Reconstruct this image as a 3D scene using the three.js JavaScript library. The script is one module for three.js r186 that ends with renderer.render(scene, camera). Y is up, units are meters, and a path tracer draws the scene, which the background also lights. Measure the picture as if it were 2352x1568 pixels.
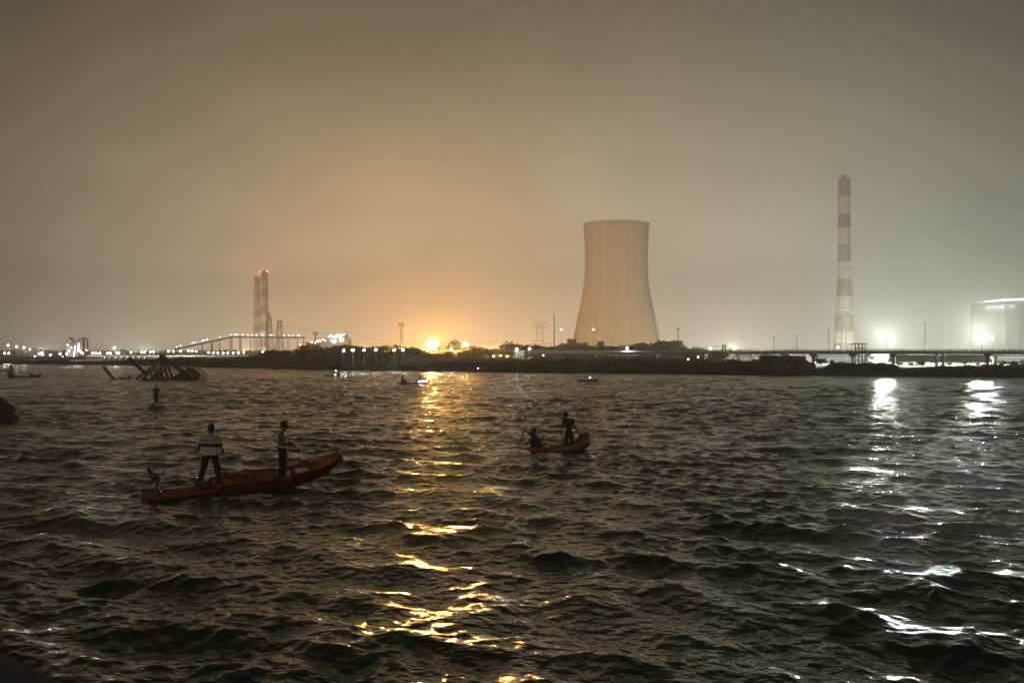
import * as THREE from 'three';
import { mergeGeometries, mergeVertices, toCreasedNormals } from 'three/addons/utils/BufferGeometryUtils.js';

// ---------------------------------------------------------------- camera, sky, air, moonless night light, exposure
const FOCAL = 2287, MIDDLE_U = 1176, HORIZON_V = 812, EYE = 3.9;      // lens in units of a 2352 x 1568 frame
const scene = new THREE.Scene();
const camera = new THREE.PerspectiveCamera(THREE.MathUtils.radToDeg(2 * Math.atan(784 / FOCAL)), 1.5, 0.1, 9000);
camera.position.set(0, EYE, 0);
camera.lookAt(0, EYE, -100);
camera.setViewOffset(2352, 1568, 0, -(HORIZON_V - 784), 2352, 1568);   // shift lens: verticals stay upright
scene.add(camera);
const renderer = new THREE.WebGLRenderer({ antialias: true });
renderer.toneMapping = THREE.LinearToneMapping;
renderer.toneMappingExposure = 1.06;
renderer.shadowMap.enabled = true;
scene.fog = new THREE.FogExp2(new THREE.Color().setRGB(1, 0.98, 0.86), 0.0004);

// overcast night sky lit from below by the plant: bright low down, darker overhead, the light dome strongest over the plant
{
  const W = 1024, H = 512, d = new Float32Array(W * H * 4);
  const hash = (x, y) => { const s = Math.sin(x * 127.1 + y * 311.7) * 43758.5453; return s - Math.floor(s); };
  const vn = (x, y, per) => { const ix = Math.floor(x), iy = Math.floor(y), fx = x - ix, fy = y - iy, s = fx * fx * (3 - 2 * fx), t = fy * fy * (3 - 2 * fy), w = (a) => ((a % per) + per) % per;
    const a = hash(w(ix), iy), b = hash(w(ix + 1), iy), c = hash(w(ix), iy + 1), e = hash(w(ix + 1), iy + 1); return a + (b - a) * s + (c - a) * t + (a - b - c + e) * s * t; };
  for (let j = 0; j < H; j++) for (let i = 0; i < W; i++) {
    const el = ((j + 0.5) / H - 0.5) * Math.PI, az = ((i + 0.5) / W - 0.5) * 2 * Math.PI;      // direction (cos az, sin el, sin az)
    let off = az + Math.PI / 2; off = Math.atan2(Math.sin(off), Math.cos(off));                 // angle to the right of -z
    const e = Math.max(0, el) * 180 / Math.PI, o = off * 180 / Math.PI + 1;
    const fall = 0.04 + 0.96 * Math.exp(-Math.pow(e / 12.2, 1.8)) + 0.55 * Math.exp(-Math.pow(e / 4.2, 1.5));
    const dome = 0.11 + 0.89 * Math.exp(-Math.pow(Math.abs(o) / 24, 3)), cool = 1 / (1 + Math.exp(-(o - 9) / 4));
    const warm = Math.exp(-Math.pow((o + 7) / 19, 2)) * Math.exp(-Math.pow(e / 24, 2));
    const cl = 1 + Math.min(1, e / 6) * (0.20 * (vn(i / W * 40 + 3 * vn(i / W * 20, j / H * 20, 20), j / H * 44, 40) - 0.5) + 0.16 * (vn(i / W * 96, j / H * 90 + 5, 96) - 0.5) + 0.08 * (vn(i / W * 220, j / H * 160, 220) - 0.5));
    const k = fall * dome * cl * SKY_GAIN();
    d[(j * W + i) * 4] = k * (0.86 + 0.27 * warm); d[(j * W + i) * 4 + 1] = k * (0.80 + 0.08 * cool); d[(j * W + i) * 4 + 2] = k * (0.67 - 0.14 * warm + 0.13 * cool) * (1 - 0.18 * Math.min(1, e / 12)); d[(j * W + i) * 4 + 3] = 1;
  }
  function SKY_GAIN() { return 0.80; }
  const t = new THREE.DataTexture(d, W, H, THREE.RGBAFormat, THREE.FloatType);
  t.mapping = THREE.EquirectangularReflectionMapping; t.magFilter = THREE.LinearFilter; t.needsUpdate = true;
  scene.background = t; scene.environment = t;
}
const moon = new THREE.DirectionalLight(new THREE.Color().setRGB(1, 0.93, 0.8), 0.40);   // dim light of the town behind the photographer, off the clouds
moon.position.set(-40, 60, 90); moon.target.position.set(0, 0, -20); moon.castShadow = true; moon.shadow.radius = 60;
moon.shadow.camera.left = -60; moon.shadow.camera.right = 60; moon.shadow.camera.top = 60; moon.shadow.camera.bottom = -60; moon.shadow.camera.far = 400;
moon.name = 'cloud_light'; scene.add(moon, moon.target);

// ---------------------------------------------------------------- helpers
let seedState = 12345;
const rnd = () => { seedState = (seedState + 0x6d2b79f5) | 0; let t = Math.imul(seedState ^ (seedState >>> 15), 1 | seedState); t = (t + Math.imul(t ^ (t >>> 7), 61 | t)) ^ t; return ((t ^ (t >>> 14)) >>> 0) / 4294967296; };
const rr = (a, b) => a + (b - a) * rnd();
const V = (x, y, z) => new THREE.Vector3(x, y, z);
const gx = (u, dist) => (u - MIDDLE_U) / FOCAL * dist;                    // metres to the right, for a bearing and a distance
const gy = (v, dist) => EYE + (HORIZON_V - v) / FOCAL * dist;             // metres above the water
const names = new Map();
const numbered = (n) => { const k = names.get(n) ?? 0; names.set(n, k + 1); return k ? n + '_' + String(k).padStart(3, '0') : n; };
const rgb = (r, g, b) => new THREE.Color().setRGB(r, g, b);
const mat = (c, roughness = 0.8, extra = {}) => new THREE.MeshStandardMaterial({ color: rgb(...c), roughness, ...extra });
const glow = (c, k) => new THREE.MeshStandardMaterial({ color: rgb(0.05, 0.05, 0.05), emissive: rgb(...c), emissiveIntensity: k, roughness: 0.6 });
function shade(m) { m.castShadow = true; m.receiveShadow = true; return m; }
function tag(o, label, category, group, kind) { o.userData.label = label; if (category) o.userData.category = category; if (group) o.userData.group = group; if (kind) o.userData.kind = kind; return o; }
function thing(name, label, category, [x, y, z] = [0, 0, 0], turn = 0, group) {
  const g = new THREE.Group(); g.name = numbered(name); g.position.set(x, y, z); g.rotation.y = turn; tag(g, label, category, group); scene.add(g); return g;
}
function part(name, geo, m, parent) { const o = shade(new THREE.Mesh(geo, m)); o.name = name; parent.add(o); return o; }
function solo(name, geo, m, label, category, pos = [0, 0, 0], group) { const o = shade(new THREE.Mesh(geo, m)); o.name = numbered(name); o.position.set(...pos); tag(o, label, category, group); scene.add(o); return o; }
function copyOf(o, label, group) { const c = o.clone(); c.name = numbered(o.name.replace(/_\d{3}$/, '')); c.userData = { ...o.userData }; if (label) c.userData.label = label; if (group) c.userData.group = group; scene.add(c); return c; }
function plain(g) { const h = g.index ? g.toNonIndexed() : g; for (const k of Object.keys(h.attributes)) if (!['position', 'normal', 'uv'].includes(k)) h.deleteAttribute(k); return h; }
const merge = (list) => mergeGeometries(list.map(plain), false);
const box = (w, h, d, x = 0, y = 0, z = 0) => new THREE.BoxGeometry(w, h, d).translate(x, y, z);
const cyl = (r0, r1, h, x = 0, y = 0, z = 0, n = 10) => new THREE.CylinderGeometry(r1, r0, h, n).translate(x, y + h / 2, z);     // stands on y
function bar(a, b, w, t = w) {        // square bar from a to b
  const A = a.isVector3 ? a : V(...a), B = b.isVector3 ? b : V(...b), L = A.distanceTo(B), g = new THREE.BoxGeometry(w, L, t);
  g.applyQuaternion(new THREE.Quaternion().setFromUnitVectors(V(0, 1, 0), B.clone().sub(A).normalize())); g.translate((A.x + B.x) / 2, (A.y + B.y) / 2, (A.z + B.z) / 2); return g;
}
function rod(a, b, r0, r1 = r0, n = 8) {
  const A = a.isVector3 ? a : V(...a), B = b.isVector3 ? b : V(...b), L = A.distanceTo(B), g = new THREE.CylinderGeometry(r1, r0, L, n);
  g.applyQuaternion(new THREE.Quaternion().setFromUnitVectors(V(0, 1, 0), B.clone().sub(A).normalize())); g.translate((A.x + B.x) / 2, (A.y + B.y) / 2, (A.z + B.z) / 2); return g;
}
const tube = (pts, r, seg = 24, n = 6) => new THREE.TubeGeometry(new THREE.CatmullRomCurve3(pts.map((p) => p.isVector3 ? p : V(...p))), seg, r, n);
// tileable value noise texture (grey), for grain, stains and wear
function grain(size, cells, octaves, lo, hi, seed, stretch = 1) {
  const px = new Uint8Array(size * size * 4), h = (x, y, o) => { const s = Math.sin(x * 127.1 + y * 311.7 + o * 74.7 + seed * 19.19) * 43758.5453; return s - Math.floor(s); };
  for (let j = 0; j < size; j++) for (let i = 0; i < size; i++) {
    let v = 0, a = 0.5, tot = 0;
    for (let o = 0, c = cells; o < octaves; o++, c *= 2, a *= 0.55) {
      const cx = c, cy = Math.max(1, Math.round(c / stretch)), x = i / size * cx, y = j / size * cy, ix = Math.floor(x), iy = Math.floor(y), fx = x - ix, fy = y - iy, s = fx * fx * (3 - 2 * fx), t = fy * fy * (3 - 2 * fy);
      const A = h(ix % cx, iy % cy, o), B = h((ix + 1) % cx, iy % cy, o), C = h(ix % cx, (iy + 1) % cy, o), D = h((ix + 1) % cx, (iy + 1) % cy, o);
      v += a * (A + (B - A) * s + (C - A) * t + (A - B - C + D) * s * t); tot += a;
    }
    const g = Math.round(255 * (lo + (hi - lo) * v / tot)), k = (j * size + i) * 4; px[k] = px[k + 1] = px[k + 2] = g; px[k + 3] = 255;
  }
  const t = new THREE.DataTexture(px, size, size); t.wrapS = t.wrapT = THREE.RepeatWrapping; t.magFilter = THREE.LinearFilter; t.colorSpace = THREE.SRGBColorSpace; t.needsUpdate = true; return t;
}
// ---------------------------------------------------------------- the river: one sheet with real waves, finer towards the camera
const WAVES = [];
{
  const N = 150;
  for (let i = 0; i < N; i++) {
    const lam = 0.28 * Math.pow(6.5 / 0.28, (i + rnd()) / N), k = 2 * Math.PI / lam;
    const dir = Math.PI / 2 + 0.30 + (rnd() + rnd() + rnd() - 1.5) * (lam > 2 ? 0.85 : 1.9);        // towards the camera, slightly to the left
    let steep = 0.0275; if (lam > 1.8) steep *= Math.pow(1.8 / lam, 1.05); if (lam < 0.5) steep *= 0.85;
    WAVES.push({ k, kx: k * Math.cos(dir), kz: k * Math.sin(dir), dx: Math.cos(dir), dz: Math.sin(dir), a: steep * rr(0.6, 1.4) / k, p: rr(0, 6.283), lam });
  }
}
function seaPoint(x, z, minLam, out) {
  let ox = 0, oy = 0, oz = 0;
  const gust = 0.84 + 0.22 * Math.sin(x * 0.11 + 1.3 * Math.sin(z * 0.05)) * Math.sin(z * 0.083 + 0.7), fine = 0.92 + 0.4 * Math.sin(x * 0.37 + 2 * Math.sin(z * 0.21 + 1)) * Math.sin(z * 0.29 - x * 0.12) + 0.15 * Math.sin(x * 0.9 + z * 0.7);
  for (const w of WAVES) {
    if (w.lam < minLam) continue;
    const f = Math.min(1, (w.lam / minLam - 1) * 1.5), ph = w.kx * x + w.kz * z + w.p, s = Math.sin(ph), c = Math.cos(ph), a = w.a * f * (w.lam < 1.3 ? fine : gust);
    oy += a * s; ox += 0.95 * w.dx * a * c; oz += 0.95 * w.dz * a * c;
  }
  out[0] = x + ox; out[1] = oy + 0.6 * Math.max(0, oy) * oy; out[2] = z + oz; return out;
}
const seaLevel = (x, z) => seaPoint(x, z, 0.3, [0, 0, 0])[1];
{
  const rows = [], STEP = (d) => d < 13 ? 0.04 : d < 60 ? 0.0031 * d : d < 270 ? 0.0023 * d : 0.02 * d;
  for (let d = 5; d < 720;) { rows.push(d); d += STEP(d); }
  const cols = 560, tmp = [0, 0, 0], n = rows.length * (cols + 1), pos = new Float32Array(n * 3), uv = new Float32Array(n * 2);
  rows.forEach((d, r) => {
    for (let c = 0; c <= cols; c++) {
      const s = c / cols * 2 - 1, q = 0.62 * s + 0.5 * s * s * s * s * s, x = q * (d + 4), z = -d;
      const cell = Math.max(STEP(d), (0.62 + 2.5 * s * s * s * s) * 2 / cols * (d + 4));
      seaPoint(x, z, cell * 1.8, tmp);
      const i = r * (cols + 1) + c, flat = d > 900 ? Math.max(0, 1 - (d - 900) / 600) : 1;
      pos[i * 3] = tmp[0]; pos[i * 3 + 1] = tmp[1] * flat; pos[i * 3 + 2] = tmp[2]; uv[i * 2] = tmp[0] / 5; uv[i * 2 + 1] = tmp[2] / 5;
    }
  });
  const idx = new Uint32Array((rows.length - 1) * cols * 6); let p = 0;
  for (let r = 0; r < rows.length - 1; r++) for (let c = 0; c < cols; c++) { const a = r * (cols + 1) + c, b = a + 1, e = a + cols + 1, f = e + 1; idx[p++] = a; idx[p++] = b; idx[p++] = e; idx[p++] = b; idx[p++] = f; idx[p++] = e; }
  const g = new THREE.BufferGeometry(); g.setAttribute('position', new THREE.BufferAttribute(pos, 3)); g.setAttribute('uv', new THREE.BufferAttribute(uv, 2)); g.setIndex(new THREE.BufferAttribute(idx, 1)); g.computeVertexNormals();
  // wind ripples too small for the mesh: a seamless height map, 5 m a side
  const S = 1024, h = new Float32Array(S * S), list = [];
  for (let i = 0; i < 70; i++) { const m = 9 * Math.pow(90 / 9, rnd()), a = Math.PI / 2 + 0.3 + (rnd() + rnd() + rnd() - 1.5) * 2.1, kx = Math.round(m * Math.cos(a)), kz = Math.round(m * Math.sin(a)), km = Math.hypot(kx, kz) * 2 * Math.PI / 5; if (kx || kz) list.push([kx, kz, 0.033 / km, rr(0, 6.283)]); }
  const sn = new Float32Array(4096); for (let i = 0; i < 4096; i++) sn[i] = Math.sin(i / 4096 * 2 * Math.PI);
  for (let j = 0; j < S; j++) for (let i = 0; i < S; i++) { let v = 0; for (const [kx, kz, a, ph] of list) v += a * sn[((kx * i + kz * j) * 4 + ph * 651.9 | 0) & 4095]; h[j * S + i] = v; }
  let lo = 1e9, hi = -1e9; for (const v of h) { lo = Math.min(lo, v); hi = Math.max(hi, v); }
  const px = new Float32Array(S * S * 4); for (let i = 0; i < S * S; i++) { px[i * 4] = px[i * 4 + 1] = px[i * 4 + 2] = (h[i] - lo) / (hi - lo); px[i * 4 + 3] = 1; }
  const t = new THREE.DataTexture(px, S, S, THREE.RGBAFormat, THREE.FloatType); t.wrapS = t.wrapT = THREE.RepeatWrapping; t.magFilter = THREE.LinearFilter; t.needsUpdate = true;
  const m = new THREE.MeshPhysicalMaterial({ color: rgb(0.011, 0.019, 0.012), roughness: 0.17, ior: 1.333, bumpMap: t, bumpScale: hi - lo });
  const o = shade(new THREE.Mesh(g, m)); o.name = 'river_water'; tag(o, 'choppy dark river water filling the lower half', null, null, 'structure'); scene.add(o);
  console.log('water rows', rows.length, 'triangles', idx.length / 3, 'ripple', hi - lo);
}
// ---------------------------------------------------------------- land beyond the river
const SHORE = [[-1400, 640], [-600, 520], [-250, 440], [0, 384], [250, 352], [475, 290], [740, 250], [1078, 214], [1169, 209], [1507, 195], [1683, 184], [1990, 170], [2165, 166], [2352, 163], [2700, 158], [3300, 150], [3900, 146]];
function shoreDist(u) { for (let i = 1; i < SHORE.length; i++) if (u <= SHORE[i][0]) { const [a, da] = SHORE[i - 1], [b, db] = SHORE[i]; return da + (db - da) * (u - a) / (b - a); } return 146; }
const wob = (a, b) => Math.sin(a * 1.7 + b * 0.9) * 0.5 + Math.sin(a * 4.1 - b * 2.3 + 1.7) * 0.3 + Math.sin(a * 9.3 + b * 5.1 + 0.4) * 0.2;
function groundAt(off, u) { return off < 0 ? 0.06 * off : Math.min(1.5, 0.35 * Math.sqrt(off)) * (0.85 + 0.12 * wob(u * 0.02, off * 0.05)); }
{
  const us = []; for (let u = -1350; u <= 3850; u += 20) us.push(u);
  const offs = [-10, -2, 0, 1, 2.5, 5, 9, 15, 25, 45, 80, 140, 250, 450, 800, 1400, 2100, 2850], pos = [], uv = [], idx = [];
  offs.forEach((o) => us.forEach((u) => { const d = shoreDist(u) + o + (o < 4 && o > -9 ? 0.8 * wob(u * 0.05, 3) : 0), y = groundAt(o, u); pos.push(gx(u, d), y, -d); uv.push(gx(u, d) / 8, d / 8); }));
  const n = us.length; for (let r = 0; r < offs.length - 1; r++) for (let c = 0; c < n - 1; c++) { const a = r * n + c; idx.push(a, a + 1, a + n, a + 1, a + n + 1, a + n); }
  const g = new THREE.BufferGeometry(); g.setAttribute('position', new THREE.Float32BufferAttribute(pos, 3)); g.setAttribute('uv', new THREE.Float32BufferAttribute(uv, 2)); g.setIndex(idx); g.computeVertexNormals();
  const o = shade(new THREE.Mesh(g, mat([0.07, 0.06, 0.042], 0.95, { map: grain(256, 8, 5, 0.55, 1, 3) }))); o.name = 'river_bank'; tag(o, 'low muddy far bank of the river', null, null, 'structure'); scene.add(o);
}
// foliage: leaf-sized faces spread through uneven clumps
const leafMat = new THREE.MeshPhysicalMaterial({ color: rgb(0.045, 0.058, 0.024), roughness: 0.85, transmission: 0.35, thickness: 0, side: THREE.DoubleSide });
const leafMatDark = new THREE.MeshPhysicalMaterial({ color: rgb(0.03, 0.042, 0.02), roughness: 0.9, transmission: 0.3, thickness: 0, side: THREE.DoubleSide });
const barkMat = mat([0.06, 0.045, 0.03], 0.95);
function leaves(blobs, count, size) {       // blobs: [x,y,z,rx,ry,rz]
  const p = [], nrm = [], q = new THREE.Quaternion(), e = new THREE.Euler(), vol = blobs.map((b) => b[3] * b[4] * b[5]), tot = vol.reduce((a, b) => a + b, 0);
  for (let i = 0; i < count; i++) {
    let k = rnd() * tot, bi = 0; while (k > vol[bi]) { k -= vol[bi]; bi++; if (bi >= blobs.length - 1) break; }
    const b = blobs[bi], th = rr(0, 6.283), c = rr(-0.75, 1), s = Math.sqrt(1 - c * c), r = Math.pow(rnd(), 0.4) * rr(0.8, 1.12);
    const x = b[0] + b[3] * r * s * Math.cos(th), y = b[1] + b[4] * r * c, z = b[2] + b[5] * r * s * Math.sin(th);
    e.set(rr(-1.2, 1.2), rr(0, 6.283), rr(-1.2, 1.2)); q.setFromEuler(e);
    const L = size * rr(0.6, 1.4), w = L * 0.36, cs = [V(0, 0, 0), V(w, 0, L * 0.5), V(0, L * 0.06, L), V(-w, 0, L * 0.5)].map((v) => v.applyQuaternion(q).add(V(x, y, z)));
    const n = V(0, 1, 0).applyQuaternion(q);
    for (const t of [0, 2, 1, 0, 3, 2]) { p.push(cs[t].x, cs[t].y, cs[t].z); nrm.push(n.x, n.y, n.z); }
  }
  const g = new THREE.BufferGeometry(); g.setAttribute('position', new THREE.Float32BufferAttribute(p, 3)); g.setAttribute('normal', new THREE.Float32BufferAttribute(nrm, 3)); return g;
}
function treeShape(kind) {                  // unit tree, about 1 high
  const blobs = [], limbs = [];
  const tall = kind === 3, n = tall ? 7 : 9 + (kind % 3);
  for (let i = 0; i < n; i++) {
    const a = rr(0, 6.283), R = tall ? rr(0, 0.16) : rr(0.1, 0.42), y = tall ? rr(0.35, 0.92) : rr(0.45, 0.86) - R * 0.25, s = tall ? rr(0.12, 0.18) : rr(0.16, 0.26);
    blobs.push([Math.cos(a) * R, y, Math.sin(a) * R, s * rr(1, 1.35), s * rr(0.7, 1), s * rr(1, 1.35)]);
    limbs.push(rod([0, tall ? y * 0.7 : 0.22, 0], [Math.cos(a) * R, y, Math.sin(a) * R], 0.014, 0.004, 4));
  }
  const trunk = merge([rod([0, -0.08, 0], [rr(-0.03, 0.03), 0.3, rr(-0.03, 0.03)], 0.035, 0.022, 6), rod([0, 0.28, 0], [rr(-0.05, 0.05), 0.75, rr(-0.05, 0.05)], 0.022, 0.007, 6), ...limbs]);
  blobs.push([0, tall ? 0.6 : 0.52, 0, tall ? 0.12 : 0.34, tall ? 0.3 : 0.26, tall ? 0.12 : 0.34]); return { crown: leaves(blobs, tall ? 1100 : 2200, 0.095), trunk };
}
const treeShapes = [0, 1, 2, 3, 0, 1, 2].map(treeShape);
function tree(u, d, topV, label, kind, wide = 1, group = 'trees along the far bank') {
  const y0 = groundAt(d - shoreDist(u), u), h = gy(topV, d) - y0, s = treeShapes[kind % treeShapes.length];
  const t = thing('bank_tree', label, 'tree', [gx(u, d), y0, -d], rr(0, 6.28), group); t.scale.set(h * wide, h, h * wide);
  part('trunk', s.trunk, barkMat, t); part('crown', s.crown, kind % 2 ? leafMat : leafMatDark, t); return t;
}
const WORDS = ['first', 'second', 'third', 'fourth', 'fifth', 'sixth', 'seventh', 'eighth', 'ninth', 'tenth', 'eleventh', 'twelfth', 'thirteenth', 'fourteenth', 'fifteenth', 'sixteenth', 'seventeenth', 'eighteenth', 'nineteenth', 'twentieth', 'twenty-first', 'twenty-second', 'twenty-third', 'twenty-fourth', 'twenty-fifth', 'twenty-sixth', 'twenty-seventh', 'twenty-eighth', 'twenty-ninth', 'thirtieth'];
const sets = [
  ['left of and between the two pylons', [[585, 812, 1.1], [620, 803, 1.7], [641, 803, 1.6], [662, 808, 1.4]], 275],
  ['from the pylons to the orange floodlight', [[700, 797, 1.3], [716, 790, 1.3], [742, 797, 1.5], [766, 794, 1.5], [793, 790, 1.5], [808, 795, 1.2], [828, 797, 1.3], [853, 793, 1.5], [871, 797, 1.2], [888, 791, 1.2], [914, 790, 1.5], [936, 793, 1.4], [955, 799, 1.3]], 262],
  ['between the orange floodlights and the cooling tower', [[1088, 794, 1.2], [1114, 796, 1.3], [1144, 797, 1.3], [1178, 788, 1.5], [1203, 794, 1.2], [1218, 791, 1.4], [1240, 796, 1.3], [1264, 796, 1.4], [1294, 790, 1.6]], 275],
  ['in front of the cooling tower', [[1316, 775, 0.5], [1338, 787, 1.6], [1358, 791, 1.4], [1380, 784, 0.9], [1396, 793, 1.2], [1411, 791, 1.3], [1431, 796, 1.2], [1452, 798, 1.2], [1476, 783, 1.3], [1497, 790, 1.3]], 265],
  ['right of the cooling tower behind the conveyor', [[1529, 780, 1.5], [1551, 788, 1.4], [1573, 796, 1.3], [1604, 798, 1.5], [1640, 806, 1.6]], 255],
];
const skyline = [[566, 815], [600, 811], [620, 803], [641, 802], [662, 806], [690, 800], [716, 790], [742, 796], [766, 793], [793, 789], [820, 796], [853, 792], [888, 790], [914, 789], [936, 792], [965, 800], [1085, 794], [1114, 795], [1144, 796], [1178, 787], [1203, 793], [1220, 790], [1264, 795], [1294, 789], [1338, 786], [1358, 790], [1395, 792], [1430, 794], [1455, 796], [1476, 783], [1497, 789], [1529, 779], [1551, 787], [1580, 795], [1640, 803], [1680, 808]];
const skyAt = (u) => { for (let i = 1; i < skyline.length; i++) if (u <= skyline[i][0]) { const [a, va] = skyline[i - 1], [b, vb] = skyline[i]; return va + (vb - va) * (u - a) / (b - a); } return 808; };
for (const [set, u0, u1] of [[sets[1], 705, 958], [sets[2], 1086, 1304], [sets[3], 1306, 1505], [sets[4], 1508, 1665]]) { for (let u = u0 + rr(0, 6); u < u1; u += rr(13, 19)) set[1].push([u, skyAt(u) + rr(-1, 7), rr(1.2, 1.8)]); set[1].sort((a, b) => a[0] - b[0]); }
for (const [where, list, d0] of sets) list.forEach(([u, v, w], i) => tree(u, d0 + rr(-12, 18), v, `dark tree, ${WORDS[i]} from left ${where}`, i + (v < 778 ? 3 : (i % 3 === 0 ? 0 : i % 3)) * (v < 778 ? 1 : 1), w));
[[982, 806, 1.3], [1006, 809, 1.4], [1030, 807, 1.2], [1056, 809, 1.3], [1080, 805, 1.3]].forEach(([u, v, w], i) => tree(u, 252 + rr(-6, 6), v, `low dark bush tree below the orange floodlights, ${WORDS[i]} from the left`, i, w));
[[1690, 822, 1.5, 196], [1745, 822, 1.5, 188], [1772, 814, 1.6, 186], [1803, 813, 1.7, 187], [1836, 816, 1.6, 185], [1856, 830, 1.5, 183]].forEach(([u, v, w, d], i) => tree(u, d, v, `low spreading tree under the conveyor, ${WORDS[i]} from the left beside the coal heap`, i, w));
[[2064, 829, 1.5, 206], [2092, 832, 1.4, 210], [2118, 830, 1.6, 205], [2150, 833, 1.4, 208], [2182, 831, 1.6, 206], [2215, 829, 1.5, 210], [2246, 832, 1.5, 205], [2305, 826, 1.7, 206], [2330, 828, 1.6, 210], [2356, 826, 1.7, 205]].forEach(([u, v, w, d], i) => tree(u, d, v, `low dark bush under the conveyor right of the coal heap, ${WORDS[i]} from the left`, i, w));
[[1886, 821, 1.4, 215], [1912, 826, 1.5, 215], [1932, 829, 1.5, 220]].forEach(([u, v, w, d], i) => tree(u, d, v, `small olive tree seen under the conveyor behind the coal heap, ${WORDS[i]} from the left`, 2 * i + 1, w));
// one palm on the bank left of the mast
{
  const d = 262, u = 684, y0 = 1.2, h = gy(799, d) - y0, t = thing('palm_tree', 'small palm tree above the bushes right of the pylons', 'palm', [gx(u, d), y0, -d]);
  part('trunk', rod([0, 0, 0], [0.2, h * 0.8, 0], 0.14, 0.1, 7), barkMat, t);
  const fr = []; for (let i = 0; i < 11; i++) { const a = i / 11 * 6.283, L = rr(1.0, 1.5), m = [[0, 0, 0], [0.5 * L, 0.35 * L, 0], [L, -0.15 * L, 0]]; const g = tube(m, 0.05, 8, 3); g.scale(1, 1, 3.2); g.rotateY(a); fr.push(g.translate(0.2, h * 0.8, 0)); }
  part('crown', merge(fr), leafMatDark, t);
}
// scrub that nobody could count: leaf clumps along the whole bank
{
  const clump = leaves([[0, 0.35, 0, 0.6, 0.45, 0.6], [0.5, 0.2, 0.1, 0.45, 0.35, 0.45], [-0.45, 0.25, -0.1, 0.5, 0.4, 0.4]], 150, 0.22), spots = [], dm = new THREE.Object3D();
  const top = (u) => { const t = [[-400, 826], [120, 826], [230, 829], [330, 822], [420, 817], [490, 820], [560, 817], [620, 815], [700, 812], [850, 811], [960, 813], [1000, 818], [1060, 819], [1120, 818], [1200, 817], [1300, 815], [1420, 815], [1520, 814], [1600, 816], [1680, 826], [1740, 826], [1860, 836], [1880, 854], [1900, 854], [1960, 846], [2060, 848], [2080, 842], [2160, 837], [2270, 834], [2310, 832], [2500, 836], [3000, 838]];
    for (let i = 1; i < t.length; i++) if (u <= t[i][0]) return t[i - 1][1] + (t[i][1] - t[i - 1][1]) * (u - t[i - 1][0]) / (t[i][0] - t[i - 1][0]); return 836; };
  const COUNT = 9000;
  for (let i = 0; i < COUNT; i++) {
    const u = rr(-350, 2750), off = Math.pow(rnd(), 1.7) * (u > 1560 ? 26 : 55) + 0.5, d = shoreDist(u) + off, y = groundAt(off, u), cap = (gy(top(u), d) - y) * (0.78 + 0.3 * wob(u * 0.06, off * 0.1));
    const lim = Math.min(cap, u > 1560 ? 1.2 + off * 0.16 : 1.4 + off * 0.22); if (lim < 0.3) continue;
    const s = Math.min(lim, rr(0.5, 1.15) * (0.7 + lim * 0.5)); spots.push([gx(u, d), y - 0.1, -d, s, rr(0, 6.28), rr(1, 1.9)]);
    if (lim > s * 1.2) spots.push([gx(u, d) + rr(-0.4, 0.4), y + (lim - s * 0.75) * rr(0.3, 0.95), -d + rr(-0.4, 0.4), s, rr(0, 6.28), rr(1, 1.7)]);
  }
  const im = new THREE.InstancedMesh(clump, leafMatDark, spots.length); spots.forEach(([x, y, z, s, a, w], i) => { dm.position.set(x, y, z); dm.scale.set(s * w, s, s * w); dm.rotation.y = a; dm.updateMatrix(); im.setMatrixAt(i, dm.matrix); });
  shade(im); im.name = 'bank_scrub'; tag(im, 'dense dark scrub and mangrove covering the far bank', 'scrub', null, 'stuff'); scene.add(im);
  const far = [], n = 1500; for (let i = 0; i < n; i++) { const u = rr(-800, 3200), d = rr(900, 1300); far.push([gx(u, d), 1, -d, rr(5, 9), rr(0, 6.28), rr(1, 1.7)]); }
  const fm = new THREE.InstancedMesh(clump, leafMatDark, far.length); far.forEach(([x, y, z, s, a, w], i) => { dm.position.set(x, y, z); dm.scale.set(s * w, s, s * w); dm.rotation.y = a; dm.updateMatrix(); fm.setMatrixAt(i, dm.matrix); });
  shade(fm); fm.name = 'distant_woods'; tag(fm, 'hazy distant belt of trees behind the plant', 'woods', null, 'stuff'); scene.add(fm);
  console.log('scrub', spots.length);
}
// ---------------------------------------------------------------- power plant
const steel = mat([0.10, 0.10, 0.095], 0.7, { metalness: 0.3 }), steelDark = mat([0.05, 0.05, 0.048], 0.75), concrete = mat([0.34, 0.32, 0.28], 0.9), paleWall = mat([0.36, 0.36, 0.33], 0.85, { map: grain(128, 5, 5, 0.35, 1, 51) }), roofSheet = mat([0.16, 0.16, 0.15], 0.7), darkWall = mat([0.09, 0.085, 0.075], 0.9);
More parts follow.
